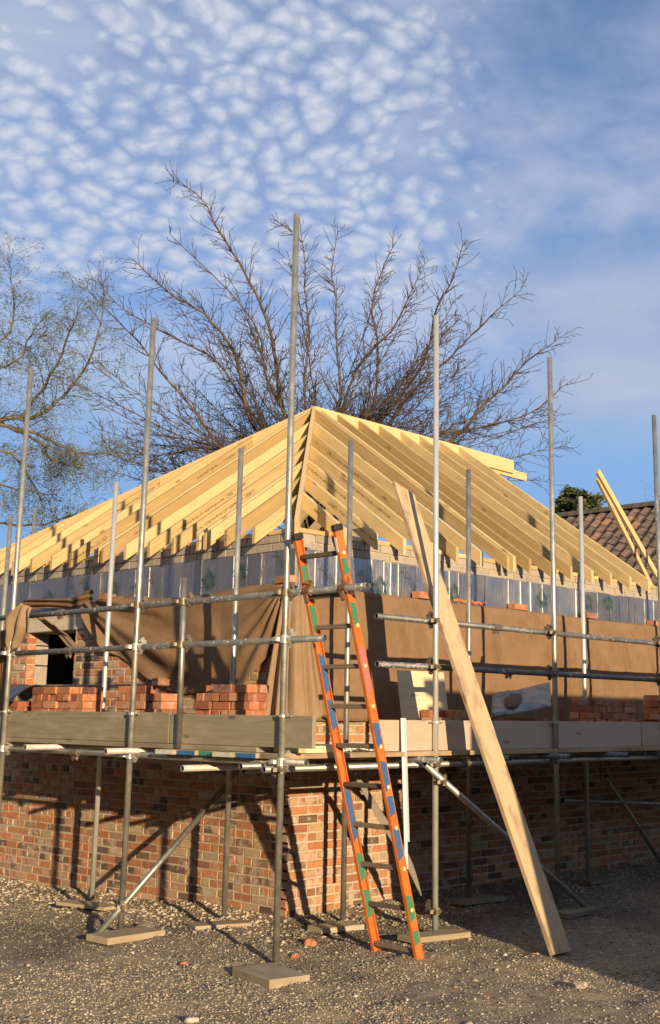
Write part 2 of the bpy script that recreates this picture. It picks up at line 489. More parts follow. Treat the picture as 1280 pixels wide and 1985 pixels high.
# ------------------------------------------------------------------ mesh helpers
class MB:
    def __init__(self):
        self.v, self.f, self.mi = [], [], []
        self.m = 0

    def quadbox(self, pts):
        """8 corner points: bottom 0-3, top 4-7"""
        o = len(self.v)
        self.v += [tuple(p) for p in pts]
        for q in ((0, 3, 2, 1), (4, 5, 6, 7), (0, 1, 5, 4), (1, 2, 6, 5), (2, 3, 7, 6), (3, 0, 4, 7)):
            self.f.append(tuple(o + i for i in q))
            self.mi.append(self.m)

    def box(self, x0, x1, y0, y1, z0, z1):
        self.quadbox([(x0, y0, z0), (x1, y0, z0), (x1, y1, z0), (x0, y1, z0), (x0, y0, z1), (x1, y0, z1), (x1, y1, z1), (x0, y1, z1)])

    def bar(self, p0, p1, w, d, up=(0, 0, 1)):
        """rectangular bar from p0 to p1, w across, d along 'up'"""
        p0, p1 = Vector(p0), Vector(p1)
        a = (p1 - p0).normalized()
        s = a.cross(Vector(up)).normalized()
        u = s.cross(a)
        r = []
        for q in (p0, p1):
            r.append([q + s * i * w / 2 + u * j * d / 2 for i, j in ((-1, -1), (1, -1), (1, 1), (-1, 1))])
        self.quadbox(r[0] + r[1])

    def tube(self, p0, p1, r, n=14, hollow=True, r1=None):
        p0, p1 = Vector(p0), Vector(p1)
        a = (p1 - p0).normalized()
        s = a.orthogonal().normalized()
        u = a.cross(s)
        r1 = r if r1 is None else r1
        o = len(self.v)
        ring = [(math.cos(2 * math.pi * i / n), math.sin(2 * math.pi * i / n)) for i in range(n)]
        rings = [(p0, r), (p1, r1)]
        if hollow:
            rings = [(p0 + a * 0.12, r * 0.84), (p0, r * 0.84), (p0, r), (p1, r1), (p1, r1 * 0.84), (p1 - a * 0.12, r1 * 0.84)]
        for q, rr in rings:
            self.v += [tuple(q + s * c * rr + u * k * rr) for c, k in ring]
        for j in range(len(rings) - 1):
            for i in range(n):
                k = (i + 1) % n
                self.f.append((o + j * n + i, o + j * n + k, o + (j + 1) * n + k, o + (j + 1) * n + i))
                self.mi.append(self.m)
        e = o + (len(rings) - 1) * n
        self.f.append(tuple(o + n - 1 - i for i in range(n)))
        self.f.append(tuple(e + i for i in range(n)))
        self.mi += [self.m, self.m]

    def poly(self, pts, radii, n=5):
        """tapered tube through points"""
        o = len(self.v)
        k = len(pts)
        for i in range(k):
            a = (pts[min(i + 1, k - 1)] - pts[max(i - 1, 0)])
            if a.length < 1e-6:
                a = Vector((0, 0, 1))
            a.normalize()
            s = a.orthogonal().normalized()
            if i and s.dot(prev) < 0.2:
                s = (prev - a * prev.dot(a)).normalized()
            elif i:
                s = (prev - a * prev.dot(a)).normalized()
            prev = s
            u = a.cross(s)
            for j in range(n):
                th = 2 * math.pi * j / n
                self.v.append(tuple(pts[i] + s * (math.cos(th) * radii[i]) + u * (math.sin(th) * radii[i])))
        for i in range(k - 1):
            for j in range(n):
                q = (j + 1) % n
                self.f.append((o + i * n + j, o + i * n + q, o + (i + 1) * n + q, o + (i + 1) * n + j))
                self.mi.append(self.m)

    def grid(self, P):
        """P[i][j] points -> quad sheet"""
        o = len(self.v)
        h, w_ = len(P), len(P[0])
        for row in P:
            self.v += [tuple(p) for p in row]
        for i in range(h - 1):
            for j in range(w_ - 1):
                self.f.append((o + i * w_ + j, o + i * w_ + j + 1, o + (i + 1) * w_ + j + 1, o + (i + 1) * w_ + j))
                self.mi.append(self.m)

    def mesh(self, name, mats, smooth=False):
        me = bpy.data.meshes.new(name)
        me.from_pydata(self.v, [], self.f)
        for m_ in mats if isinstance(mats, (list, tuple)) else [mats]:
            me.materials.append(MATS[m_])
        if self.m or any(self.mi):
            me.polygons.foreach_set('material_index', self.mi)
        if smooth:
            me.shade_smooth()
        me.update()
        return me

    def build(self, name, mats, parent=None, smooth=False, **kw):
        return link(name, self.mesh(name, mats, smooth), parent, **kw)


def tag(o, label=None, cat=None, group=None, kind=None):
    for k, v in (('label', label), ('category', cat), ('group', group), ('kind', kind)):
        if v:
            o[k] = v
    return o


def link(name, me, parent=None, label=None, cat=None, group=None, kind=None, M=None):
    o = bpy.data.objects.new(name, me)
    COL.objects.link(o)
    if parent is not None:
        o.parent = parent
    if M is not None:
        o.matrix_local = M
    return tag(o, label, cat, group, kind)


def empty(name, loc, label, cat, group=None):
    o = bpy.data.objects.new(name, None)
    o.location = loc
    COL.objects.link(o)
    bpy.context.view_layer.update()
    return tag(o, label, cat, group)


def local(parent, M):
    return Matrix.Translation(-parent.location) @ M


def bevel(o, wd=0.004, seg=1):
    md = o.modifiers.new('bevel', 'BEVEL')
    md.width = wd
    md.segments = seg
    md.limit_method = 'ANGLE'
    return o


def solid(o, th):
    md = o.modifiers.new('thick', 'SOLIDIFY')
    md.thickness = th
    md.offset = 0
    return o


# ------------------------------------------------------------------ ground
rng = np.random.default_rng(11)


def vnoise(x, y, s, seed=0):
    """cheap smooth value noise"""
    x, y = np.asarray(x) * s + seed * 17.3, np.asarray(y) * s - seed * 9.1
    xi, yi = np.floor(x), np.floor(y)
    fx, fy = x - xi, y - yi
    fx, fy = fx * fx * (3 - 2 * fx), fy * fy * (3 - 2 * fy)

    def h(a, c):
        q = np.sin(a * 127.1 + c * 311.7) * 43758.5453
        return q - np.floor(q)
    return (h(xi, yi) * (1 - fx) + h(xi + 1, yi) * fx) * (1 - fy) + (h(xi, yi + 1) * (1 - fx) + h(xi + 1, yi + 1) * fx) * fy


def gz(x, y):
    x, y = np.asarray(x, float), np.asarray(y, float)
    z = -0.03 * np.clip(y, 0, 4.5)
    z = z + 0.05 * (vnoise(x, y, 1.1) - 0.5) + 0.035 * (vnoise(x, y, 3.7, 2) - 0.5) + 0.02 * (vnoise(x, y, 9.0, 4) - 0.5)
    d = np.maximum(np.maximum(-x, -y), 0)                     # outside distance from the two faces
    ins = (x > -3) & (y > -3)
    z = z + np.where(ins, 0.05 * np.exp(-(d / 0.35) ** 2), 0)
    far = np.clip((np.hypot(x, y) - 14) / 10, 0, 1)
    return z * (1 - far) - 0.02


def axis(lo, hi, step):
    near = np.arange(lo, hi + 1e-6, step)
    out = []
    k, s = 0.0, step
    for i in range(60):
        s *= 1.25
        k += s
        out.append(k)
        if k > 900:
            break
    out = np.array(out)
    return np.concatenate([(lo - out)[::-1], near, hi + out])


gx, gy = axis(-5, 6, 0.055), axis(-5, 5, 0.055)
GX, GY = np.meshgrid(gx, gy, indexing='ij')
GZ = gz(GX, GY)
nx, ny = GX.shape
me = bpy.data.meshes.new('ground')
vs = np.stack([GX, GY, GZ], -1).reshape(-1, 3)
ii, jj = np.meshgrid(np.arange(nx - 1), np.arange(ny - 1), indexing='ij')
q = (ii * ny + jj).reshape(-1)
fs = np.stack([q, q + ny, q + ny + 1, q + 1], -1)
me.from_pydata(vs.tolist(), [], fs.tolist())
me.materials.append(MATS['ground'])
me.shade_smooth()
link('ground', me, kind='structure')


def scatter(name, mname, pts, sizes, label, flat=0.6):
    """angular stones, 8 faces each, one mesh"""
    n = len(pts)
    base = np.array([(1, 0, 0), (0, 1, 0), (-1, 0, 0), (0, -1, 0), (0, 0, 1), (0, 0, -1)], float)
    fc = np.array([(0, 1, 4), (1, 2, 4), (2, 3, 4), (3, 0, 4), (1, 0, 5), (2, 1, 5), (3, 2, 5), (0, 3, 5)])
    th = rng.uniform(0, 6.28, n)
    V = base[None] * rng.uniform(0.6, 1.25, (n, 6, 1)) + rng.uniform(-0.28, 0.28, (n, 6, 3))
    V[:, :, 2] *= flat
    V[:, :, 0] *= rng.uniform(0.8, 1.5, (n, 1))
    c, s = np.cos(th)[:, None], np.sin(th)[:, None]
    X = V[:, :, 0] * c - V[:, :, 1] * s
    Y = V[:, :, 0] * s + V[:, :, 1] * c
    V = np.stack([X, Y, V[:, :, 2]], -1) * sizes[:, None, None] + pts[:, None, :]
    Fc = (fc[None] + 6 * np.arange(n)[:, None, None]).reshape(-1, 3)
    me = bpy.data.meshes.new(name)
    me.vertices.add(n * 6)
    me.vertices.foreach_set('co', V.reshape(-1))
    me.loops.add(len(Fc) * 3)
    me.loops.foreach_set('vertex_index', Fc.reshape(-1).astype(np.int32))
    me.polygons.add(len(Fc))
    me.polygons.foreach_set('loop_start', np.arange(0, len(Fc) * 3, 3, dtype=np.int32))
    me.polygons.foreach_set('loop_total', np.full(len(Fc), 3, np.int32))
    me.materials.append(MATS[mname])
    me.update()
    me.validate()
    return link(name, me, label=label, cat='gravel', kind='stuff')


def region(n, lo, hi):
    x = rng.uniform(-5, 6.5, n)
    y = rng.uniform(-5.2, 4.6, n)
    d = np.maximum(-x, -y)                                   # >0 outside of the house
    a = (x + 7.161) * RT.x + (y + 7.789) * RT.y
    fwd_ = (x + 7.161) * math.cos(_y) + (y + 7.789) * math.sin(_y)
    k = (fwd_ > 3.2) & (a > -0.36 * fwd_) & (a < 0.27 * fwd_) & (d > 0.0)
    return x[k], y[k], d[k], fwd_[k]


def lay(n, lo, hi, prob):
    x, y, d, fw = region(n, lo, hi)
    k = rng.random(len(x)) < prob(x, y, d, fw)
    x, y, fw = x[k], y[k], fw[k]
    s = lo + (hi - lo) * rng.random(len(x)) ** 3.5
    return np.stack([x, y, gz(x, y) + s * 0.15], -1), s


band = lambda d: np.exp(-((d - 1.2) / 0.65) ** 2)
p_, s_ = lay(260000, 0.005, 0.016, lambda x, y, d, fw: np.clip(0.12 + 1.1 * band(d) * (0.4 + vnoise(x, y, 1.1, 5)), 0, 1) * np.clip(7.5 / fw, 0, 1) ** 1.5)
scatter('dark_gravel', 'stone_dark', p_, s_, 'dark grey crushed gravel spread over the yard')
p_, s_ = lay(90000, 0.006, 0.027, lambda x, y, d, fw: np.clip(1.5 * np.exp(-(d / 0.62) ** 2) + 0.012, 0, 1))
scatter('pale_rubble', 'stone_pale', p_, s_, 'pale limestone rubble along the foot of the walls')
p_, s_ = lay(330000, 0.004, 0.013, lambda x, y, d, fw: np.clip(0.25 + 0.75 * (vnoise(x, y, 0.9, 3) > 0.42) * np.clip((d - 1.2) / 1.2, 0.15, 1), 0, 1) * np.clip(7 / fw, 0, 1) ** 1.5)
scatter('tan_gravel', 'stone_tan', p_, s_, 'tan pebbles and grit over the front of the yard')


def rock(name, x, y, s, mname, label, cat, sq=0.6, seed=0):
    rr = random.Random(seed)
    bm = bmesh.new()
    bmesh.ops.create_icosphere(bm, subdivisions=2, radius=1)
    ph = [rr.uniform(0, 6) for _ in range(6)]
    for v in bm.verts:
        k = 1 + 0.22 * math.sin(3 * v.co.x + ph[0]) + 0.2 * math.sin(4 * v.co.y + ph[1]) + 0.15 * math.sin(5 * v.co.z + ph[2])
        k = min(k, 1.08)
        v.co = Vector((v.co.x * 1.25, v.co.y, v.co.z * sq)) * k * s
    me = bpy.data.meshes.new(name)
    bm.to_mesh(me)
    bm.free()
    me.materials.append(MATS[mname])
    o = link(name, me, label=label, cat=cat)
    o.location = (x, y, float(gz(x, y)) + s * sq * 0.45)
    o.rotation_euler = (rr.uniform(-.3, .3), rr.uniform(-.3, .3), rr.uniform(0, 6))
    return o


rock('brick_lump', -0.62, -0.94, 0.048, 'loose_brick', 'pale orange lump of brick between corner sole board and ladder', 'rubble', 0.75, 1)
rock('brick_lump', -1.64, -0.76, 0.030, 'loose_brick', 'small red brick fragment on dark gravel left of corner pole', 'rubble', 0.7, 2)
rock('brick_lump', -1.05, -1.24, 0.032, 'loose_brick', 'red brick chip just behind the corner sole board', 'rubble', 0.7, 3)
rock('stone', -0.98, 0.62, 0.075, 'stone_pale', 'large flat pale stone lying left of the inner standard', 'stone', 0.35, 4)
rock('stone', -2.62, -2.1, 0.036, 'stone_pale', 'pale stone in the open gravel at lower left', 'stone', 0.55, 5)
rock('stone', -2.05, -3.15, 0.042, 'stone_tan', 'rounded tan stone at the front edge of the yard', 'stone', 0.6, 6)
rock('stone', -0.42, -3.2, 0.040, 'stone_pale', 'whitish stone right of centre near the front edge', 'stone', 0.6, 8)
rock('brick_lump', -2.75, -2.35, 0.022, 'loose_brick', 'tiny red brick crumb at lower left of the yard', 'rubble', 0.6, 9)

# ------------------------------------------------------------------ house
house = empty('brick_house', (0, 0, 0), 'single storey brick house under construction with open timber hip roof', 'house')
XE, YE = 7.6, 6.0
ZB = 2.75
WY0, WY1, WZ0, WZ1 = 3.41, 4.35, 1.95, 2.52


# brick meshes: chamfered front, local x = length, front faces -y
def brick_mesh(L, H, D, ch, seed):
    rr = random.Random(seed)
    b_ = MB()
    j = lambda a: rr.uniform(-a, a)
    x0, x1 = -L / 2, L / 2
    z0, z1 = -H / 2, H / 2
    b_.v = [(x0, 0.012, z0), (x1, 0.012, z0), (x1, 0.012, z1), (x0, 0.012, z1),
            (x0 + ch + j(.003), j(.002), z0 + ch + j(.003)), (x1 - ch + j(.003), j(.002), z0 + ch + j(.003)), (x1 - ch + j(.003), j(.002), z1 - ch + j(.003)), (x0 + ch + j(.003), j(.002), z1 - ch + j(.003)),
            (x0, D, z0), (x1, D, z0), (x1, D, z1), (x0, D, z1)]
    b_.f = [(4, 5, 6, 7), (0, 1, 5, 4), (1, 2, 6, 5), (2, 3, 7, 6), (3, 0, 4, 7), (8, 9, 1, 0), (9, 10, 2, 1), (10, 11, 3, 2), (11, 8, 0, 3)]
    b_.mi = [0] * 9
    return b_


STR = [brick_mesh(0.215, 0.064, 0.06, 0.006, s) for s in range(5)]
HDR = [brick_mesh(0.1025, 0.064, 0.06, 0.006, s + 10) for s in range(5)]
STR_ME = [b_.mesh('brick', 'brick') for b_ in STR]
HDR_ME = [b_.mesh('brick', 'brick') for b_ in HDR]
CUT = {}


def wall_bricks(length, z_lo, z_hi, holes):
    """yield (along, z, kind, L) ; coursing 75 mm; every fifth course headers"""
    n0 = int(math.floor(z_lo / 0.075))
    n1 = int(math.floor(z_hi / 0.075))
    rr = random.Random(4)
    for c in range(n0, n1):
        z = c * 0.075 + 0.0375
        hdr = c % 6 in (2,)
        pitch = 0.1125 if hdr else 0.225
        start = 0.0 if hdr else (0.0 if c % 2 else -0.1125)
        k = 0
        while True:
            a0 = start + k * pitch + 0.003
            k += 1
            if a0 > length:
                break
            L = pitch - 0.010
            a1 = a0 + L
            if a1 < 0.02:
                continue
            if a0 < 0:
                a0 = 0.0
            a1 = min(a1, length)
            if not hdr and rr.random() < 0.10 and a1 - a0 > 0.2:      # snapped headers among the stretchers
                segs = [(a0, a0 + 0.1025), (a0 + 0.1125, a1)]
            else:
                segs = [(a0, a1)]
            for s0, s1 in segs:
                for h0, h1, g0, g1 in holes:
                    if g0 - 0.03 < z < g1 + 0.03:
                        if s0 >= h0 and s1 <= h1:
                            s1 = s0
                        elif s0 < h0 < s1 <= h1:
                            s1 = h0
                        elif h0 <= s0 < h1 < s1:
                            s0 = h1
                if s1 - s0 > 0.03:
                    yield s0, s1, z


def joined(b_src, Ms):
    out = MB()
    for bb, M in Ms:
        o = len(out.v)
        out.v += [tuple(M @ Vector(p)) for p in bb.v]
        out.f += [tuple(o + i for i in f_) for f_ in bb.f]
        out.mi += [0] * len(bb.f)
    return out


cands = []
rr = random.Random(9)
for side_ in ('L', 'R'):
    length = YE if side_ == 'L' else XE
    holes = [(WY0, WY1, WZ0, WZ1 + 0.2), (3.24, 4.47, WZ1 - 0.01, WZ1 + 0.14)] if side_ == 'L' else []
    for s0, s1, z in wall_bricks(length, -0.3, ZB, holes):
        a, L = (s0 + s1) / 2, s1 - s0
        proud = rr.uniform(0.001, 0.007)
        dz, rot = rr.uniform(-.0025, .0025), rr.uniform(-.012, .012)
        pool, nom = (STR, 0.215) if L > 0.15 else (HDR, 0.1025)
        vi = rr.randrange(5)
        if side_ == 'L':      # face plane x = 0 looking to -x ; along +y
            M = Matrix.Translation((-proud, a, z + dz)) @ Matrix.Rotation(-math.pi / 2 + rot * .3, 4, 'Z') @ Matrix.Rotation(rot, 4, 'Y') @ Matrix.Diagonal((L / nom, 1, 1, 1))
            wpos = Vector((0, a, z))
            nrm = Vector((-1, 0, 0))
        else:
            M = Matrix.Translation((a, -proud, z + dz)) @ Matrix.Rotation(rot, 4, 'Y') @ Matrix.Diagonal((L / nom, 1, 1, 1))
            wpos = Vector((a, 0, z))
            nrm = Vector((0, -1, 0))
        dv = CAMP - wpos
        area = L * nrm.dot(dv.normalized()) / dv.length_squared
        vis = -0.02 < z < 1.22 and (a < 3.0 if side_ == 'L' else a < 2.6)
        cands.append((area if vis else 0, side_, pool, vi, M))
cands.sort(key=lambda c: -c[0])
walls = {}
for side_, nm in (('L', 'gable_wall'), ('R', 'front_wall')):
    b_ = MB()
    if side_ == 'L':
        b_.box(0.004, 0.10, 0.004, WY0, -0.4, ZB)
        b_.box(0.004, 0.10, WY1, YE, -0.4, ZB)
        b_.box(0.004, 0.10, WY0, WY1, -0.4, WZ0)
        b_.box(0.004, 0.10, WY0, WY1, WZ1 + 0.125, ZB)
    else:
        b_.box(0.105, XE, 0.004, 0.10, -0.4, ZB)
        b_.box(0.004, 0.105, 0.0042, 0.10, -0.39, ZB - .002)
    walls[side_] = b_.build('brick_wall', 'mortar', house, label='left brick wall with the small window opening' if side_ == 'L' else 'long right hand brick wall in shade')
nb = 0
rest = {'L': [], 'R': []}
for ar, side_, pool, vi, M in cands:
    if nb < 300 and ar > 0:
        link('brick', (STR_ME if pool is STR else HDR_ME)[vi], walls[side_], M=M)
        nb += 1
    else:
        rest[side_].append((pool[vi], M))
for side_ in 'LR':
    joined(None, rest[side_]).build('brickwork', 'brick', walls[side_], kind='stuff')

# window
b_ = MB()
b_.box(-0.012, 0.10, 3.25, 4.46, WZ1, WZ1 + 0.135)
bevel(b_.build('lintel', 'stone_lintel', house, label='pale stone lintel over the window opening'), 0.006)
b_ = MB()
for k in range(8):
    b_.box(0.004 - 0.004 * (k % 2), 0.098, WY1 - 0.004 - 0.003 * (k % 3), WY1 + 0.05, WZ0 + 0.006 + k * 0.075, WZ0 + 0.069 + k * 0.075)
b_.build('window_reveal', 'loose_brick', house, label='orange brick reveal of the window opening')
for z0_, z1_ in ((WZ0, WZ0 + 0.21), (WZ0 + 0.222, WZ0 + 0.43), (WZ0 + 0.442, WZ1 + .02)):
    b_ = MB()
    b_.box(0.10, 0.255, WY1 - 0.012, WY1 + 0.10, z0_, z1_)
    bevel(b_.build('window_jamb', 'block', house), 0.004)
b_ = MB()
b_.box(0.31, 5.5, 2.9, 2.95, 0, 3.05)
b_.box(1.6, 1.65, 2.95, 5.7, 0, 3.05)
b_.build('interior_shade_panel', 'interior_shade', house)  # black panels put where the window opening shows only shade
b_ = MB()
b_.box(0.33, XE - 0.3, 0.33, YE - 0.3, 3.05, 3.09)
b_.build('daylight_blocker', 'interior_shade', house)  # unseen slab added to keep daylight out of the rooms

# inner leaf
for side_ in 'LR':
    b_ = MB()
    if side_ == 'L':
        b_.box(0.20, 0.30, 0.20, WY0, -0.2, 3.275)
        b_.box(0.20, 0.30, WY1 + .1, YE - .3, -0.2, 3.275)
        b_.box(0.20, 0.30, WY0, WY1 + .1, -0.2, WZ0)
        b_.box(0.20, 0.30, WY0, WY1 + .1, WZ1, 3.275)
    else:
        b_.box(0.30, XE, 0.20, 0.30, -0.2, 3.275)
    wl = b_.build('block_wall', 'mortar', house, label='pale block inner wall above the insulation')
    for row, (z0, z1) in enumerate(((3.125, 3.19), (3.20, 3.272))):
        a = 0.14 if row else 0.03
        Lt = YE - 0.1 if side_ == 'L' else XE
        while a < Lt:
            L = random.uniform(0.19, 0.225)
            pr = 0.118 + random.uniform(0, .008)
            b_ = MB()
            if side_ == 'L':
                b_.box(pr, 0.21, a, a + L, z0 + random.uniform(0, .004), z1)
            else:
                b_.box(max(a, 0.14), a + L, pr + .002, 0.21, z0 + random.uniform(0, .004), z1)
            a += L + random.uniform(0.012, 0.022)
            o = b_.build('block', 'block', wl)
    b_ = MB()                                                # mortar bed between the blocks
    if side_ == 'L':
        b_.box(0.135, 0.20, 0.15, YE - .1, 3.11, 3.27)
    else:
        b_.box(0.205, XE, 0.135, 0.20, 3.11, 3.27)
    b_.build('mortar_bed', 'mortar', wl)
b_ = MB()
b_.box(0.3, XE, YE - 0.3, YE, -0.3, 3.27)
b_.box(XE - 0.2, XE, 0.3, YE - 0.3, -0.3, 3.27)
b_.build('rear_wall', 'block', house)

# insulation
JL = [0.14, 0.40, 0.59, 0.79, 0.98, 1.21, 1.46, 1.62, 1.80, 2.10, 2.31, 2.55, 2.80, 3.18, 3.42, 3.80, 4.05, 4.32, 4.60, 4.9, 5.3, 5.8]
JR = [0.14, 0.35, 0.62, 1.00, 1.09, 1.26, 1.35, 1.46, 1.71, 1.94, 2.23, 2.38, 2.60, 2.81, 3.02, 3.22, 3.44, 3.62, 3.84, 4.08, 4.32, 4.50, 4.66, 4.82, 4.95, 5.21, 5.43, 5.64, 5.76, 6.0, 6.22, 6.6, 7.0, 7.5]
panels = {'L': [], 'R': []}
for side_, J in (('L', JL), ('R', JR)):
    for a, c in zip(J[:-1], J[1:]):
        b_ = MB()
        f0 = random.uniform(0.112, 0.122)
        zt = 3.118 + random.uniform(-.004, .008)
        g0 = random.choice((0.001, 0.003, 0.005, 0.007)) if side_ == 'R' else random.choice((0.001, 0.001, 0.002, 0.004))
        tl = random.uniform(-.003, .003)
        if side_ == 'L':
            b_.quadbox([(f0, a + g0, 2.55), (0.2, a + g0, 2.55), (0.2, c - g0, 2.55), (f0 + tl, c - g0, 2.55), (f0 + tl, a + g0, zt), (0.2, a + g0, zt), (0.2, c - g0, zt), (f0, c - g0, zt)])
        else:
            b_.quadbox([(a + g0, f0, 2.55), (c - g0, f0 + tl, 2.55), (c - g0, 0.2, 2.55), (a + g0, 0.2, 2.55), (a + g0, f0 + tl, zt), (c - g0, f0, zt), (c - g0, 0.2, zt), (a + g0, 0.2, zt)])
        panels[side_].append((b_.build('insulation_panel', 'foil', house), a, c, f0))
        # foam squeezed out of the joint
        if random.random() < (0.72 if side_ == 'R' else 0.35) and a > 0.2:
            fb = MB()
            n = 9
            P = []
            for i in range(n):
                z = 2.70 + (zt - 0.003 - 2.70) * i / (n - 1)
                hw = (0.0035 + 0.004 * random.random()) * (1.25 if side_ == 'R' else 0.7)
                d = f0 - 0.004 - 0.003 * random.random()
                if side_ == 'L':
                    P.append([(f0 + .004, a - hw, z), (d, a - hw * .3, z), (d, a + hw * .3, z), (f0 + .004, a + hw, z)])
                else:
                    P.append([(a - hw, f0 + .004, z), (a - hw * .3, d, z), (a + hw * .3, d, z), (a + hw, f0 + .004, z)])
            fb.grid(P)
            fb.build('foam_bead', 'foam', house, smooth=True)


def text_mesh(s, size):
    cu = bpy.data.curves.new('print', 'FONT')
    cu.body = s
    cu.size = size
    cu.fill_mode = 'NONE'
    cu.bevel_depth = size * 0.010
    cu.bevel_resolution = 0
    cu.resolution_u = 2
    o = bpy.data.objects.new('print', cu)
    COL.objects.link(o)
    dg = bpy.context.evaluated_depsgraph_get()
    me = bpy.data.meshes.new_from_object(o.evaluated_get(dg))
    bpy.data.objects.remove(o)
    me.materials.clear()
    me.materials.append(MATS['print_grey'])
    return me


TXT = text_mesh('puma', 0.13)


def leaf_logo():
    b_ = MB()
    rr = random.Random(3)
    for i in range(9):
        a = -1.0 + 0.25 * i
        x0 = -0.055 + 0.014 * i
        pts = [Vector((x0 + 0.045 * a * k + 0.012 * math.sin(k * 5 + i), 0.21 * k * (1 - 0.3 * abs(a)), 0)) for k in (0, .25, .5, .75, 1)]
        wd = [0.001, 0.0045, 0.002, 0.005, 0.0008]
        b_.grid([[p + Vector((-w_, 0, 0)), p + Vector((w_, 0, 0))] for p, w_ in zip(pts, wd)])
    for k in range(14):                                       # curl beside the fronds
        a0, a1 = k * 0.4, (k + 1) * 0.4
        r0_, r1_ = 0.055 - k * .0032, 0.055 - (k + 1) * .0032
        q0, q1 = Vector((-0.10 + r0_ * math.cos(a0), 0.07 + r0_ * 1.3 * math.sin(a0), 0)), Vector((-0.10 + r1_ * math.cos(a1), 0.07 + r1_ * 1.3 * math.sin(a1), 0))
        nn = (q1 - q0).cross(Vector((0, 0, 1))).normalized() * 0.0022
        b_.grid([[q0 - nn, q0 + nn], [q1 - nn, q1 + nn]])
    return b_.mesh('leaf_print', 'print_green')


LEAF = leaf_logo()


def stick(side_, a, z, me, name, ang, sc=1.0):
    best = min(panels[side_], key=lambda p: abs((p[1] + p[2]) / 2 - a))
    f0 = min(p[3] for p in panels[side_]) - 0.0035
    if side_ == 'L':
        B = Matrix(((0, 0, -1, f0), (-1, 0, 0, a), (0, 1, 0, z), (0, 0, 0, 1)))
    else:
        B = Matrix(((1, 0, 0, a), (0, 0, -1, f0), (0, 1, 0, z), (0, 0, 0, 1)))
    link(name, me, best[0], M=B @ Matrix.Rotation(ang, 4, 'Z') @ Matrix.Scale(sc, 4))


for a, z in ((4.15, 2.80), (2.92, 2.84), (1.33, 2.82), (0.88, 3.05)):
    stick('L', a, z, LEAF, 'leaf_print', 0.15 if z < 3 else 2.9, 1.0)
for a, z in ((3.75, 3.02), (3.55, 3.06), (2.35, 3.05), (2.6, 2.95), (0.42, 3.10)):
    stick('L', a, z, TXT, 'print', -0.95)
for a, z in ((1.22, 2.78), (2.32, 2.80), (3.85, 2.86), (4.75, 2.9), (5.2, 2.92)):
    stick('R', a, z, LEAF, 'leaf_print', 0.1, 1.0)
for a, z in ((0.40, 2.98), (0.92, 2.98), (1.50, 3.06)):
    stick('R', a, z, TXT, 'print', -0.8)

# roof ------------------------------------------------------------------
PT = math.atan(0.70)
RD, RTH = 0.128, 0.045
ZF = 3.338            # top of the rafter at its foot (0.05 m outside the brick face)


def rafter_mesh(run, mname, name='rafter', splay=0.0):
    """local x along slope from the foot, y thickness, z depth ; plumb cuts both ends"""
    b_ = MB()
    c, s = math.cos(PT), math.sin(PT)
    L = run / c
    t_ = RD * math.tan(PT)
    x0b, x1b = -t_, L - t_
    h = RTH / 2
    b_.quadbox([(x0b, -h, 0), (x1b + splay, -h, 0), (x1b - splay, h, 0), (x0b, h, 0), (0, -h, RD), (L + splay, -h, RD), (L - splay, h, RD), (0, h, RD)])
    return b_.mesh(name, mname)


def place_rafter(side_, a, run, mname='new_timber', name='rafter', far=False, lift=0.0, splay=0.0):
    me = rafter_mesh(run, mname, name, splay)
    c, s = math.cos(PT), math.sin(PT)
    # frame : X along slope up, Z normal to slope
    if side_ == 'L':
        X, Y = Vector((c, 0, s)), Vector((0, 1, 0))
        O = Vector((-0.05, a, ZF + lift))
    elif side_ == 'R':
        X, Y = Vector((0, c, s)), Vector((-1, 0, 0))
        O = Vector((a, -0.05, ZF + lift))
    else:
        X, Y = Vector((0, -c, s)), Vector((1, 0, 0))
        O = Vector((a, YE + 0.05, ZF + lift))
    Z = X.cross(Y)
    O = O - Z * RD
    M = Matrix(((X.x, Y.x, Z.x, O.x), (X.y, Y.y, Z.y, O.y), (X.z, Y.z, Z.z, O.z), (0, 0, 0, 1)))
    o = link(name, me, house, M=M)
    return bevel(o, 0.002)


RUN = 3.05
for a in [0.57, 0.97, 1.37, 1.77, 2.17, 2.57, 3.02, 3.11, 3.40, 3.79, 4.19, 4.60, 5.01, 5.42, 5.84]:
    j_ = random.uniform(-.012, .012)
    jack = a < 3.0
    place_rafter('R', a + j_, (a + 0.02) if jack else RUN - 0.02, splay=-0.03 if jack else 0, lift=random.uniform(-.006, .006))
for a in [0.53, 0.93, 1.22, 1.335, 1.73, 2.12, 2.53, 2.93, 3.07, 3.52, 3.92, 4.32, 4.72, 5.12, 5.5]:
    j_ = random.uniform(-.012, .012)
    if a < 3:
        place_rafter('L', a + j_, a + 0.02, splay=0.03, lift=random.uniform(-.006, .006))
    else:
        place_rafter('L', a + j_, min(RUN, YE - a + 0.02), splay=-0.03, lift=random.uniform(-.006, .006))
for a in [0.57 + 0.4 * i for i in range(14)]:
    place_rafter('N', a, min(RUN - 0.02, a + 0.02), 'clean_timber')
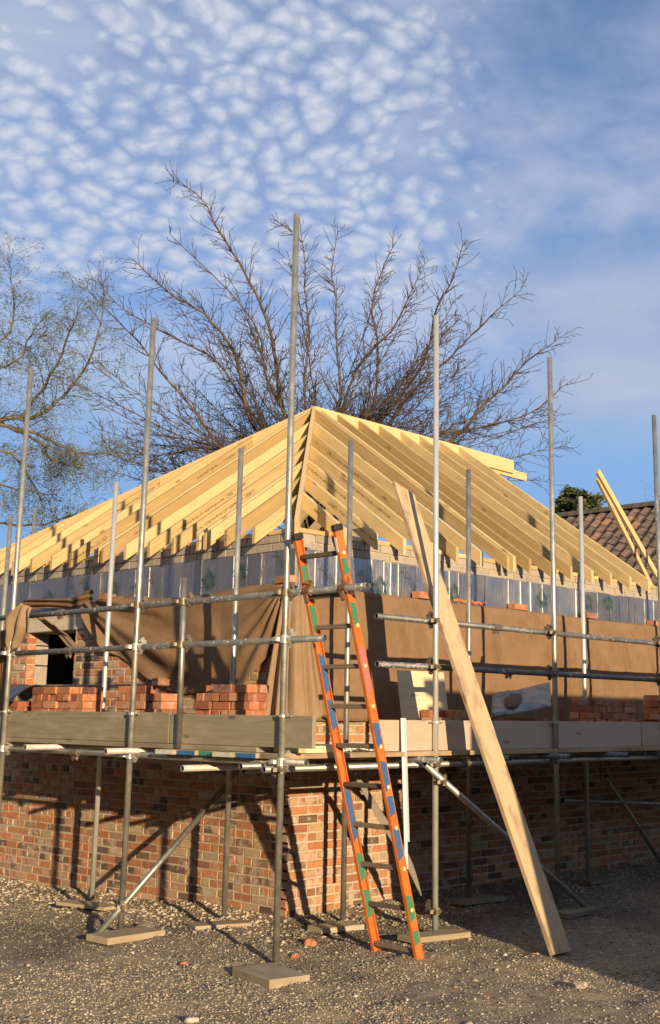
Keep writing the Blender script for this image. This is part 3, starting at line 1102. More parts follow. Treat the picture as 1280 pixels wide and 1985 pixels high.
# hips
ZR = ZF + 0.70 * (RUN + 0.0)
for y0, y1 in ((0.02, 3.0), (YE - 0.02, 3.0)):
    b_ = MB()
    p0, p1 = Vector((0.02, y0, ZF + 0.045)), Vector((3.0, y1, ZR))
    d = p1 - p0
    L = d.length
    b_.v = []
    X = d.normalized()
    Y = Vector((0, 0, 1)).cross(X).normalized()
    Z = X.cross(Y)
    b_.box(-0.05, L, -0.022, 0.022, -0.185, 0.012)
    o = link('hip_rafter', b_.mesh('hip_rafter', 'clean_timber'), house, M=Matrix(((X.x, Y.x, Z.x, p0.x), (X.y, Y.y, Z.y, p0.y), (X.z, Y.z, Z.z, p0.z), (0, 0, 0, 1))))
    bevel(o, 0.002)
# ridge : two boards side by side, the far ends left long and uneven
b_ = MB()
b_.box(0, 4.15, -0.034, -0.001, -0.10, 0.10)
o = link('ridge_board', b_.mesh('ridge_board', 'clean_timber'), house, M=Matrix.Translation((2.98, 3.0, ZR - 0.085)) @ Matrix.Rotation(0.006, 4, 'Y'))
bevel(o, 0.002)
b_ = MB()
b_.box(2.4, 4.52, 0.001, 0.034, -0.13, -0.01)
o = link('ridge_board', b_.mesh('ridge_board', 'clean_timber'), house, M=Matrix.Translation((2.98, 3.0, ZR - 0.085)) @ Matrix.Rotation(0.012, 4, 'Y'))
bevel(o, 0.002)
# wall plate pieces between the rafters
Rf = [0.10, 0.57, 0.97, 1.37, 1.77, 2.17, 2.57, 3.06, 3.40, 3.79, 4.19, 4.60, 5.01, 5.42, 5.84, 6.3, 6.8, 7.5]
Lf = [0.10, 0.53, 0.93, 1.28, 1.73, 2.12, 2.53, 3.0, 3.52, 3.92, 4.32, 4.72, 5.12, 5.5, 5.9]
for side_, ff in (('R', Rf), ('L', Lf)):
    for a, c in zip(ff[:-1], ff[1:]):
        b_ = MB()
        L = c - a - 0.06
        b_.box(0, L, 0, 0.10, 0, 0.042)
        yaw_ = random.uniform(-.012, .012)
        if side_ == 'R':
            M = Matrix.Translation((a + 0.03, 0.112, 3.272)) @ Matrix.Rotation(yaw_, 4, 'Z')
        else:
            M = Matrix.Translation((0.112, c - 0.03, 3.273)) @ Matrix.Rotation(-math.pi / 2 + yaw_, 4, 'Z')
        bevel(link('wall_plate', b_.mesh('wall_plate', 'clean_timber'), house, M=M), 0.002)
# ------------------------------------------------------------------ hessian sheets
def hess(name, P, label, mname='hessian', th=0.006):
    b_ = MB()
    b_.grid(P)
    o = b_.build(name, mname, smooth=True, label=label, cat='hessian')
    return solid(o, th)


# right : long sheet, laid over the wall top and hanging
xs = np.linspace(0.16, 7.4, 150)
P = []
for k, (yy, zz) in enumerate([(0.085, 2.775), (0.03, 2.785), (-0.02, 2.775), (-0.03, 2.75)] + [(-0.03, z) for z in np.linspace(2.70, 1.60, 24)]):
    row = []
    for x in xs:
        hang = max(0, 2.75 - zz)
        wv = 0.016 * math.sin(x * 3.7 + 1.6 * math.sin(zz * 3 + x)) + 0.011 * math.sin(x * 9.3 + zz * 5 + math.sin(x * 2.1) * 2) + 0.006 * math.sin(x * 24.0 + zz * 9 + 2 * math.sin(x * 3))
        # faint impression of the courses behind
        cr = 0.0025 * math.sin(zz / 0.075 * 2 * math.pi)
        row.append((x, yy - max(0, wv + 0.012) * min(1, hang * 2.5) - (cr if k > 3 else 0), zz + 0.012 * math.sin(x * 2.3) * (1 if k > 20 else 0.3)))
    P.append(row)
hess('hessian_sheet', P, 'long brown hessian sheet hung flat over the right hand wall')

# left : swagged sheet
zb = lambda y: np.interp(y, [0.10, 0.15, 0.29, 0.59, 1.1, 1.56, 2.06, 2.75, 3.08, 3.22], [2.62, 2.55, 2.17, 1.88, 1.85, 1.84, 2.00, 2.29, 2.60, 2.70])
P = []
ys = np.linspace(0.12, 3.22, 110)
for i in range(40):
    tv = i / 39
    row = []
    for y in ys:
        top = 2.775 + 0.025 * math.sin(y * 3.0) + (0.02 if y > 2.6 else 0)
        z = top + (zb(y) - top) * tv
        ang = math.atan2(3.35 - y, max(0.02, 2.86 - z))        # fan of folds from the upper left tie
        r_ = math.hypot(3.35 - y, 2.86 - z)
        amp = 0.05 * min(1, max(0, (y - 0.9) / 0.9)) * min(1, r_ * 2.0)
        fold = amp * (math.sin(ang * 17 + 1.5 * math.sin(r_ * 2)) + 0.5 * math.sin(ang * 31 + 2))
        ang2 = math.atan2(y - 0.02, max(0.02, 2.82 - z))
        amp2 = 0.016 * min(1, max(0, (1.0 - y) / 0.5))
        fold += amp2 * math.sin(ang2 * 26)
        wv = 0.008 * math.sin(y * 4.2 + z * 3) + 0.005 * math.sin(y * 11 - z * 5)
        out = 0.045 + fold + wv + 0.03 * tv * (1 if y > 1 else 0.3)
        if i < 2:
            row.append((0.06 - 0.05 * i, y, top + 0.008))
        else:
            row.append((-max(0.015, out), y, z))
    P.append(row)
hess('hessian_sheet', P, 'swagged brown hessian sheet with fanned folds over left wall')

# corner drape
P = []
for i in range(34):
    tv = i / 33
    row = []
    for j in range(40):
        u = j / 39
        # path round the corner from the left face to the right face
        s_ = (u - 0.42) * (0.26 + 0.42 * tv)
        px_, py_ = (-0.045, -s_ - 0.02) if s_ < 0 else (s_ - 0.03, -0.045)
        flare = 0.03 + 0.11 * tv
        fo = (0.010 + 0.028 * tv) * math.sin(u * 26 + 1.3 * math.sin(tv * 3)) + 0.012 * math.sin(u * 47) * tv
        nx_, ny_ = (-1, -0.35) if s_ < -0.05 else ((-0.2, -1) if s_ > 0.05 else (-0.75, -0.75))
        bz = 1.60 + 0.05 * math.sin(u * 9)
        row.append((px_ + nx_ * (flare * .5 + fo), py_ + ny_ * (flare * .5 + fo), 2.72 + (bz - 2.72) * tv))
    P.append(row)
hess('hessian_drape', P, 'gathered hessian flap hanging in a cone at the house corner', 'pale_hessian')

# far left : bunch tied round the guard rail with two tails
def ribbon(name, path, widths, wdir, label, mname='hessian', folds=3, amp=0.015):
    P = []
    n = len(path)
    pts = [Vector(p) for p in path]
    for i in range(40):
        tt = i / 39 * (n - 1)
        k = min(int(tt), n - 2)
        fr = tt - k
        fr = fr * fr * (3 - 2 * fr) if n > 2 else fr
        c = pts[k].lerp(pts[k + 1], tt - k)
        w_ = widths[k] + (widths[k + 1] - widths[k]) * fr
        row = []
        for j in range(17):
            u = j / 16 - 0.5
            row.append(c + Vector(wdir) * (u * w_) + Vector((-1, -0.3, 0)) * (amp * math.sin(u * folds * 6.28 + 0.2 * i)))
        P.append(row)
    return hess(name, P, label, mname)


ribbon('hessian_tail', [(-1.30, 2.22, 2.62), (-1.33, 2.30, 2.45), (-1.32, 2.42, 2.28), (-1.30, 2.46, 2.2)], [0.22, 0.40, 0.24, 0.1], (0, 1, 0.25), 'bunched hessian knotted round the rail at the far left', 'pale_hessian', 2, 0.03)
ribbon('hessian_tail', [(-1.20, 2.72, 2.42), (-1.20, 2.74, 2.1), (-1.18, 2.80, 1.75), (-1.18, 2.85, 1.5)], [0.22, 0.26, 0.22, 0.16], (0, 1, 0), 'narrow hessian strip hanging at the left edge of the picture', 'hessian', 2, 0.02)
ribbon('hessian_tail', [(-1.24, 2.05, 2.50), (-1.0, 2.05, 2.36), (-1.10, 1.75, 2.24), (-1.22, 1.45, 2.18)], [0.22, 0.22, 0.24, 0.10], (0, 0.8, 0.1), 'twisted hessian tail drooping across the window opening', 'pale_hessian', 2, 0.02)
ribbon('hessian_tail', [(-0.02, 4.5, 2.83), (-0.06, 3.9, 2.82), (-0.06, 3.4, 2.80), (-0.03, 3.1, 2.86)], [0.12, 0.10, 0.12, 0.14], (0.1, 0, 1), 'rumpled hessian laid along the wall top above the lintel', 'hessian', 2, 0.02)

# ------------------------------------------------------------------ loose bricks
BR = []
for s in range(5):
    rr = random.Random(50 + s)
    b_ = MB()
    j = lambda a: rr.uniform(-a, a)
    b_.quadbox([(x * .1075 + j(.002), y * .051 + j(.002), z * .0325 + j(.0015)) for x, y, z in ((-1, -1, -1), (1, -1, -1), (1, 1, -1), (-1, 1, -1), (-1, -1, 1), (1, -1, 1), (1, 1, 1), (-1, 1, 1))])
    me = b_.mesh('brick', 'loose_brick')
    bm = bmesh.new()
    bm.from_mesh(me)
    bmesh.ops.bevel(bm, geom=bm.edges[:], offset=0.004, segments=1, affect='EDGES')
    bm.to_mesh(me)
    bm.free()
    BR.append(me)


def loose(x, y, z, rz, label, group=None, rx=0):
    o = link('loose_brick', random.choice(BR), label=label, cat='brick', group=group)
    o.location = (x, y, z + 0.0325)
    o.rotation_euler = (rx, 0, rz)
    return o


def stack(cx, cy, z, yaw_, n_along, n_deep, courses, label, group, drop=()):
    """bonded heap : n_along bricks along local x, n_deep rows; alternate courses turned"""
    R_ = Matrix.Rotation(yaw_, 3, 'Z')
    Lx = n_along * 0.222
    for c in range(courses):
        items = []
        if c % 2 == 0:
            for i in range(n_along):
                for k in range(n_deep * 2):
                    items.append((-Lx / 2 + 0.111 + i * 0.222, -n_deep * 0.111 + 0.0555 + k * 0.111, 0))
        else:
            for i in range(n_along * 2):
                for k in range(n_deep):
                    items.append((-Lx / 2 + 0.0555 + i * 0.111, -n_deep * 0.111 + 0.111 + k * 0.222, math.pi / 2))
        for idx, (ux, uy, rz) in enumerate(items):
            if c == courses - 1 and idx in drop:
                continue
            v = R_ @ Vector((ux + random.uniform(-.013, .013), uy + random.uniform(-.013, .013), 0))
            rank = ('topmost', 'second highest', 'third highest', 'fourth highest', 'fifth highest', 'sixth highest', 'seventh highest', 'lowest')[courses - 1 - c]
            face = 'front' if (v.x < 0.02 if abs(yaw_) > 1 else v.y < 0.02) else 'back'
            loose(cx + v.x, cy + v.y, z + c * 0.066, yaw_ + rz + random.uniform(-.09, .09), label + ', %s course, %s row' % (rank, face), group)


ZLP, ZRP = 1.43, 1.39
stack(-0.78, 2.28, ZLP, math.pi / 2, 4, 1, 7, 'orange brick in the left platform stack under the window', 'bricks stacked under the window', (1, 4))
stack(-0.78, 0.98, ZLP, math.pi / 2, 3, 1, 7, 'orange brick in the middle stack on the left platform', 'bricks in the middle left stack', (0, 1, 2))
stack(-0.78, -0.12, ZLP, math.pi / 2, 3, 1, 7, 'orange brick in the left platform stack nearest the corner', 'bricks stacked near the corner', (5,))
loose(-0.80, 0.80, ZLP + 7 * 0.066, 1.2, 'single pale brick lying on top of the middle left stack')
for i in range(4):
    loose(-0.85 + .02 * (i % 2), 0.50 - 0.0 * i, ZLP + i * 0.066 - (0 if i < 2 else 9), 0.1, 'loose brick beside the dark gap on the left platform', 'loose bricks beside the gap') if i < 2 else None
stack(-0.80, 3.15, ZLP, math.pi / 2, 2, 1, 5, 'orange brick of the heap under the black plastic sheet', 'bricks under black plastic')
stack(3.62, -0.80, ZRP, 0.0, 4, 1, 7, 'shaded brick in the wide stack on the right platform', 'bricks in the wide right stack', (0, 7))
stack(4.98, -0.80, ZRP, 0.0, 4, 1, 8, 'brick in the stack at the right edge of the picture', 'bricks in the rightmost stack')
stack(1.28, -0.62, ZRP, 0.1, 2, 1, 5, 'brick of the low heap behind the leaning plank', 'bricks behind the leaning plank', (0,))
stack(2.30, -0.78, ZRP, -0.05, 3, 1, 4, 'brick propping the tilted grey mortar board', 'bricks under the tilted board')
for x, lab in ((1.74, 'red brick weighting the hessian just left of the leaning plank'), (3.29, 'orange brick weighting the hessian between two poles'), (4.66, 'brown brick weighting the hessian right of the second pole'), (6.1, 'red brick weighting the hessian at the far right end')):
    loose(x, 0.045, 2.79, random.uniform(-.15, .15), lab)
loose(0.04, 3.95, 2.80, 1.5, 'red brick on the wall top above the window lintel')
loose(0.02, 0.14, 2.80, 1.4, 'red brick on the wall corner behind the ladder')
loose(0.06, 2.92, 2.81, 0.2, 'pale block end on the wall top beside the lintel')

# ------------------------------------------------------------------ scaffold
scaf = empty('scaffold', (-1.3, -1.3, 0), 'galvanised tube scaffold wrapped round the house corner with boarded platform', 'scaffold')


def part(b_, name, mats, parent=None, smooth=False, label=None):
    """mesh in world coordinates under the scaffold empty"""
    o = b_.build(name, mats, parent or scaf, smooth=False, label=label)
    o.matrix_local = Matrix.Translation(-scaf.location) if parent is None else Matrix.Identity(4)
    if smooth:
        for p in o.data.polygons:
            p.use_smooth = len(p.vertices) == 4
    return o


TR = 0.0242


def tube(p0, p1, name, m_='galvanised_tube', r=TR):
    b_ = MB()
    b_.tube(p0, p1, r)
    b_.mi = [0] * len(b_.f)
    # mark inner walls and end discs
    n = 14
    for i in range(n):
        for j in (0, 4):
            b_.mi[j * n + i] = 1
    b_.mi[-1] = b_.mi[-2] = 1
    return part(b_, name, [m_, 'tube_inside'], smooth=True)


def coupler(pos, ax1, ax2, par, m_='coupler', seed=0):
    """two hinged clamps back to back with bolts"""
    b_ = MB()
    rr = random.Random(seed)
    pos, ax1, ax2 = Vector(pos), Vector(ax1).normalized(), Vector(ax2).normalized()
    nrm = ax1.cross(ax2).normalized()
    for ax, off, other in ((ax1, -0.026, ax2), (ax2, 0.026, ax1)):
        c = pos + nrm * off
        b_.tube(c - ax * 0.027, c + ax * 0.027, 0.034, 12, False)
        sd = ax.cross(nrm).normalized()
        b_.bar(c + sd * 0.02 - nrm * 0.03 * (1 if off < 0 else -1), c + sd * 0.074, 0.036, 0.028, ax)
        b_.tube(c + sd * 0.05 - nrm * 0.055, c + sd * 0.05 + nrm * 0.055, 0.0085, 6, False)
        b_.tube(c + sd * 0.05 - nrm * 0.06, c + sd * 0.05 - nrm * 0.036, 0.018, 6, False)
        b_.bar(c - sd * 0.052 - ax * 0.012, c - sd * 0.02 + ax * 0.012, 0.022, 0.026, nrm)
    b_.bar(pos - nrm * 0.02, pos + nrm * 0.02, 0.05, 0.05, ax1)
    o = b_.build('coupler', m_, par)
    o.matrix_local = Matrix.Identity(4)
    return o


X_, Y_, Z_ = Vector((1, 0, 0)), Vector((0, 1, 0)), Vector((0, 0, 1))
STD = {}
gr = lambda x, y: float(gz(x, y))
for k, (x, y, top) in dict(P0=(-1.3, 4.4, 4.9), P1=(-1.3, 2.45, 4.92), P2=(-1.3, 0.485, 5.0), P3=(-1.29, -1.31, 5.445), P4=(0.384, -1.3, 5.056), P5=(2.045, -1.3, 5.066), P6=(3.96, -1.3, 4.86), P7=(5.9, -1.3, 4.9),
                           I0=(-0.4, 4.23, 3.78), I1=(-0.4, 2.235, 3.91), I2=(-0.4, 0.32, 3.98), I3=(0.266, -0.4, 4.058), I4=(1.906, -0.4, 4.057), I5=(3.87, -0.4, 4.06), I6=(5.85, -0.4, 4.06)).items():
    lean = random.uniform(-.008, .008)
    zb_ = gr(x, y) + 0.035
    if k == 'I5':
        top = 4.06
    o = tube((x, y, zb_), (x + lean, y + random.uniform(-.006, .006), top), 'standard', 'bright_tube' if k in ('P4', 'I1', 'I5') else 'galvanised_tube')
    STD[k] = (o, x, y)
tube((1.2, 6.45, 0.0), (1.2, 6.45, 4.31), 'standard')
tube((-1.285, -0.125, 1.40), (-1.30, -0.118, 2.714), 'standard')
SHORT = scaf.children[-1]
XI, YI = -1.248, -1.248      # ledgers sit just inside the standards
tube((XI, -2.09, 2.526), (XI, 4.5, 2.53), 'ledger', 'splashed_tube')
tube((XI, -1.68, 2.189), (XI, 4.5, 2.19), 'ledger', 'splashed_tube')
tube((XI, -1.52, 1.335), (XI, 4.5, 1.325), 'ledger')
tube((-0.28, YI, 2.428), (7.0, YI, 2.428), 'ledger', 'splashed_tube')
tube((-0.265, YI, 2.056), (7.0, YI, 2.054), 'ledger', 'splashed_tube')
tube((-1.40, YI, 1.283), (7.0, YI, 1.283), 'ledger')
tube((-0.45, -1.0, 1.283), (-0.45, 4.5, 1.283), 'ledger')
tube((-0.9, -0.45, 1.235), (7.0, -0.45, 1.235), 'ledger')
tube((3.5, -0.35, 0.83), (7.0, -0.35, 0.62), 'ledger')
for y, z, pal in ((1.62, 1.365, 'pale_tube'), (0.43, 1.364, 'pale_tube'), (-0.42, 1.262, 'pale_tube'), (2.85, 1.365, 'pale_tube'), (-1.08, 1.30, 'galvanised_tube')):
    tube((-1.57 if z > 1.33 else -1.47, y, z), (-0.08, y + .02, z), 'transom', pal)
for x in (0.17, 1.07, 1.94, 2.88, 3.86, 4.8, 5.8):
    tube((x, -1.52 + random.uniform(-.03, .03), 1.327), (x - 0.02, -0.08, 1.327), 'transom', 'splashed_tube')
tube((-1.62, 0.40, gr(-1.6, .4) - 0.01), (-0.34, 0.415, 1.07), 'brace')
BR1 = scaf.children[-1]
tube((0.19, -1.352, 1.292), (2.36, -1.352, 0.02), 'brace')
BR2 = scaf.children[-1]
tube((4.3, -0.36, 1.05), (5.5, -0.36, -0.02), 'brace')
sd_ = 0
for k, zs in (('P0', (2.19, 2.53, 1.33)), ('P1', (2.19, 2.53, 1.33)), ('P2', (2.19, 2.53, 1.33)), ('P3', (2.19, 2.526, 1.335))):
    o, x, y = STD[k]
    for z in zs:
        sd_ += 1
        coupler(((x + XI) / 2, y, z), Z_, -Y_, o, 'galvanised_clip' if z < 2.3 else 'coupler', sd_)
for k, zs in (('P3', (1.283,)), ('P4', (2.428, 2.055, 1.283)), ('P5', (2.428, 2.055, 1.283)), ('P6', (2.428, 2.055, 1.283)), ('P7', (2.428, 2.055))):
    o, x, y = STD[k]
    for z in zs:
        sd_ += 1
        coupler((x, (y + YI) / 2, z), Z_, X_, o, 'coupler', sd_)
for z in (2.526, 2.19):
    coupler((-1.275, -0.12, z), Z_, -Y_, SHORT, 'coupler', 90)
coupler((-1.33, 0.43, 0.19), Z_, Vector((1, 0, .85)), STD['P2'][0], 'coupler', 91)
coupler((0.41, -1.327, 1.15), Z_, Vector((1, 0, -.6)), STD['P4'][0], 'coupler', 92)
coupler((0.384, -1.28, 0.17), Z_, X_, STD['P4'][0], 'coupler', 93)
# toe-board clips round the standards
for k, z in (('P1', 1.66), ('P2', 1.655), ('P3', 1.65), ('P4', 1.615), ('P5', 1.62), ('P6', 1.62)):
    o, x, y = STD[k]
    b_ = MB()
    b_.tube((x, y, z - .008), (x, y, z + .008), 0.034, 14, False)
    dx = X_ if k in ('P4', 'P5', 'P6') else -Y_
    b_.bar(Vector((x, y, z)) - dx * 0.07, Vector((x, y, z)) + dx * 0.09, 0.02, 0.008)
    b_.tube(Vector((x, y, z)) + dx * 0.05 - Z_ * .01, Vector((x, y, z)) + dx * 0.05 + Z_ * .02, 0.007, 6, False)
    c_ = b_.build('board_clip', 'galvanised_clip', o)
    c_.matrix_local = Matrix.Identity(4)
# swivel couplers along the rails where tubes are joined
for p, ax in (((XI, 1.72, 2.53), Y_), ((XI, 1.55, 2.19), Y_), ((XI, 1.35, 1.325), Y_), ((1.42, YI, 2.054), X_), ((1.25, YI, 2.43), X_), ((0.80, YI, 1.283), X_)):
    b_ = MB()
    b_.tube(Vector(p) - ax * 0.05, Vector(p) + ax * 0.05, 0.031, 12, False)
    b_.bar(Vector(p) - ax * 0.03 - Z_ * 0.045, Vector(p) + ax * 0.03 - Z_ * 0.04, 0.03, 0.02)
    for q_ in (-0.03, 0.03):
        b_.tube(Vector(p) + ax * q_ - Z_ * 0.065, Vector(p) + ax * q_ + Z_ * 0.03, 0.006, 6, False)
    part(b_, 'sleeve_coupler', 'coupler')
# couplers holding the ladder
for y in (-1.50, -1.865):
    b_ = MB()
    b_.tube((XI, y - .03, 2.526), (XI, y + .03, 2.526), 0.034, 12, False)
    b_.bar((XI, y, 2.55), (XI + 0.02, y, 2.60), 0.05, 0.03, (1, 0, 0))
    b_.tube((XI - .04, y, 2.585), (XI + .05, y, 2.585), 0.008, 6, False)
    b_.bar((XI - .03, y, 2.50), (XI - .03, y - .02, 2.44), 0.03, 0.02, (1, 0, 0))
    part(b_, 'ladder_coupler', 'rusty_coupler')


def board(name, x0, x1, y0, y1, z0, z1, m_, along='X', parent=None, label=None, ends=None):
    """board with its own local frame so that the grain runs along it"""
    b_ = MB()
    c = Vector(((x0 + x1) / 2, (y0 + y1) / 2, (z0 + z1) / 2))
    if along == 'X':
        L, W = (x1 - x0) / 2, (y1 - y0) / 2
        Rm = Matrix.Identity(4)
    else:
        L, W = (y1 - y0) / 2, (x1 - x0) / 2
        Rm = Matrix.Rotation(math.pi / 2, 4, 'Z')
    H = (z1 - z0) / 2
    b_.box(-L, L, -W, W, -H, H)
    mats = [m_]
    if ends:
        mats.append(ends)
        b_.mi[5] = 1
        b_.mi[3] = 1
    o = link(name, b_.mesh(name, mats), parent)
    M = Matrix.Translation(c) @ Rm
    if parent is scaf:
        M = Matrix.Translation(-scaf.location) @ M
    o.matrix_local = M
    if label:
        o['label'] = label
    return bevel(o, 0.003)


board('toe_board', -1.272, -1.236, -1.60, 0.015, 1.432, 1.655, 'old_board', 'Y', scaf, 'grey toe board running past the corner pole')
board('toe_board', -1.270, -1.234, 0.03, 4.5, 1.432, 1.667, 'old_board', 'Y', scaf, 'long weathered grey toe board on the left')
board('toe_board', -0.29, 3.545, -1.272, -1.236, 1.392, 1.63, 'pink_board', 'X', scaf, 'pinkish plywood toe board on the right platform')
board('toe_board', 3.57, 7.0, -1.274, -1.238, 1.392, 1.63, 'pink_board', 'X', scaf, 'plywood toe board at the right edge of the picture')
for i in range(5):
    x0 = -1.275 + i * 0.228
    board('platform_board', x0, x0 + 0.222, -1.02 - 0.06 * (i % 3), 4.5, 1.391, 1.429, 'old_board', 'Y', scaf)
for i, en in enumerate(('paint_cream', 'paint_blue', 'paint_green', 'paint_cream', 'paint_blue', 'old_board')):
    y1 = 0.06 - i * 0.232
    board('platform_board', -1.37 + 0.03 * (i % 3), 7.0, y1 - 0.225, y1, 1.352, 1.389, 'sole' if i < 5 else 'plank', 'X', scaf, None, en)

# ------------------------------------------------------------------ things on the ground under the poles
def sole(x, y, L, W, yaw_, label, m_='sole', H=0.042, tilt=0.0):
    b_ = MB()
    b_.box(-L / 2, L / 2, -W / 2, W / 2, -H / 2, H / 2)
    o = b_.build('sole_board', m_, label=label, cat='board', group='sole boards under the scaffold poles')
    o.location = (x, y, gr(x, y) + H / 2 + 0.004)
    o.rotation_euler = (tilt, 0.01, yaw_)
    return bevel(o, 0.004)


sole(-1.54, -1.54, 0.50, 0.30, 1.36, 'thick pale sole board under the tall corner pole', H=0.06)
sole(-1.42, 0.24, 0.54, 0.27, 0.05, 'sole board with bright sawn edge under the left braced pole', H=0.05)
sole(0.20, -1.45, 0.56, 0.20, -0.18, 'long sole board under the bright pole beside the ladder foot')
sole(0.04, -0.55, 0.42, 0.20, -0.16, 'short grey sole board under the inner pole right of the corner')
sole(-0.57, 0.17, 0.48, 0.2, -0.32, 'half buried sole board under inner pole left of the corner', H=0.03)
sole(-0.66, 1.90, 0.62, 0.2, 1.75, 'dusty sole board under the bright inner pole at far left', H=0.03)
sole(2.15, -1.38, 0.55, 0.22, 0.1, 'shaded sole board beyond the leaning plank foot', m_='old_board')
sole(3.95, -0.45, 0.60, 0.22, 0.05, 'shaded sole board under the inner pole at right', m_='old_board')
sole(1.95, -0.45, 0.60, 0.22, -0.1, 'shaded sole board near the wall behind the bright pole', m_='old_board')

# ------------------------------------------------------------------ ladder
LAD_FOOT, LAD_S = -0.445, 0.303
lx = lambda z: LAD_FOOT - LAD_S * z
ladder = empty('ladder', (-0.445, -1.67, gr(-.44, -1.67)), 'paint splashed orange fibreglass ladder leaning on the corner guard rail', 'ladder')
ZT = 2.93


def lpart(b_, name, mats, par=ladder, label=None, smooth=False):
    o = b_.build(name, mats, par, smooth=smooth, label=label)
    if par is ladder:
        o.matrix_local = Matrix.Translation(-ladder.location)
    else:
        o.matrix_local = Matrix.Identity(4)
    return o


ax_l = Vector((-LAD_S, 0, 1)).normalized()
front = Vector((-1, 0, -LAD_S)).normalized()        # towards -x, the outer face
pt = lambda y, z, off=0.0: Vector((lx(z), y, z)) + front * off
SW, SDp = 0.072, 0.030                               # stile depth (front to back) and width
stiles = []
for y, zf, ztop in ((-1.455, -0.01, 2.905), (-1.868, -0.02, 2.93)):
    b_ = MB()
    # channel section : web and two flanges
    sgn = 1 if y < -1.6 else -1                      # flanges look to the rungs
    b_.bar(pt(y - sgn * 0.012, zf), pt(y - sgn * 0.012, ztop), 0.006, SW, front)
    b_.bar(pt(y, zf, SW / 2 - .003), pt(y, ztop, SW / 2 - .003), SDp, 0.007, front)
    b_.bar(pt(y, zf, -SW / 2 + .003), pt(y, ztop, -SW / 2 + .003), SDp, 0.007, front)
    st = lpart(b_, 'stile', 'orange_fibreglass')
    bevel(st, 0.0025)
    stiles.append((st, y, sgn))
    cp = MB()
    cp.bar(pt(y, ztop - 0.012), pt(y, ztop + 0.034), SDp + 0.016, SW + 0.018, front)
    bevel(lpart(cp, 'end_cap', 'black_rubber'), 0.012, 3)
rz = [0.05, 0.335, 0.615, 0.895, 1.175, 1.45, 1.725, 2.0, 2.275, 2.49, 2.77]
for z in rz:
    b_ = MB()
    b_.bar(pt(-1.455, z), pt(-1.868, z + random.uniform(-.004, .004)), 0.026, 0.034, (0, 0, 1))
    bevel(lpart(b_, 'rung', 'rung'), 0.006, 2)
# paint patches and rung caps on the stiles (the outer faces seen from the yard)
def patch(si, z0, z1, m_, face):
    st, y, sgn = stiles[si]
    b_ = MB()
    P = []
    n = 9
    for i in range(n):
        z = z0 + (z1 - z0) * i / (n - 1)
        k = math.sin(math.pi * i / (n - 1)) ** 0.35
        a = -SW / 2 + 0.006 + random.uniform(0, .006)
        c = a + (SW - 0.016) * (0.25 + 0.75 * k) * random.uniform(0.75, 1.0)
        yo = y - 0.0158 if face == 'R' else y + 0.0158
        P.append([Vector((lx(z), y - .0158, z)) + front * -a * 1.0, Vector((lx(z), y - .0158, z)) + front * -c])
    b_.grid(P)
    lpart(b_, 'paint_patch', m_, st)


def web_patch(si, z0, z1, m_):
    st, y, sgn = stiles[si]
    n = 12
    # and down the side face that looks to the right
    b_ = MB()
    P = []
    for i in range(n):
        z = z0 + (z1 - z0) * i / (n - 1)
        k = min(1, 3.2 * math.sin(math.pi * (i + .15) / (n - .7)))
        yo = y - SDp / 2 - 0.0022
        P.append([Vector((0, yo - y, 0)) + pt(y, z, SW / 2 - 0.004), Vector((0, yo - y, 0)) + pt(y, z, SW / 2 - 0.004 - 0.058 * k * random.uniform(.88, 1))])
    b_.grid(P)
    lpart(b_, 'paint_patch', m_, st)


for z0, z1, m_ in ((2.60, 2.72, 'ladder_green'), (2.24, 2.44, 'ladder_green'), (1.82, 2.10, 'ladder_blue'), (1.56, 1.78, 'ladder_blue'), (0.78, 1.16, 'ladder_blue'), (0.50, 0.70, 'ladder_green'), (0.24, 0.44, 'ladder_green')):
    web_patch(0, z0, z1, m_)
for z0, z1, m_ in ((2.62, 2.74, 'ladder_green'), (2.28, 2.44, 'ladder_green'), (1.82, 2.14, 'ladder_pink'), (1.45, 1.62, 'ladder_blue'), (1.15, 1.36, 'ladder_blue'), (0.98, 1.12, 'ladder_blue'), (0.68, 0.90, 'ladder_blue'), (0.26, 0.44, 'ladder_green'), (0.10, 0.2, 'ladder_green')):
    web_patch(1, z0, z1, m_)
st, y, sgn = stiles[1]
for z in rz[1:]:
    b_ = MB()
    c = pt(y, z, 0) + Vector((0, -SDp / 2 - 0.003, 0))
    b_.tube(c + Vector((0, 0.004, 0)), c - Vector((0, 0.003, 0)), 0.015, 10, False)
    lpart(b_, 'rung_cap', 'yellow_dot', st)
b_ = MB()
b_.bar(pt(y, 2.78, SW / 2 + .002), pt(y, 2.88, SW / 2 + .002), 0.02, 0.003, front)
lpart(b_, 'sticker', 'white_label', st)

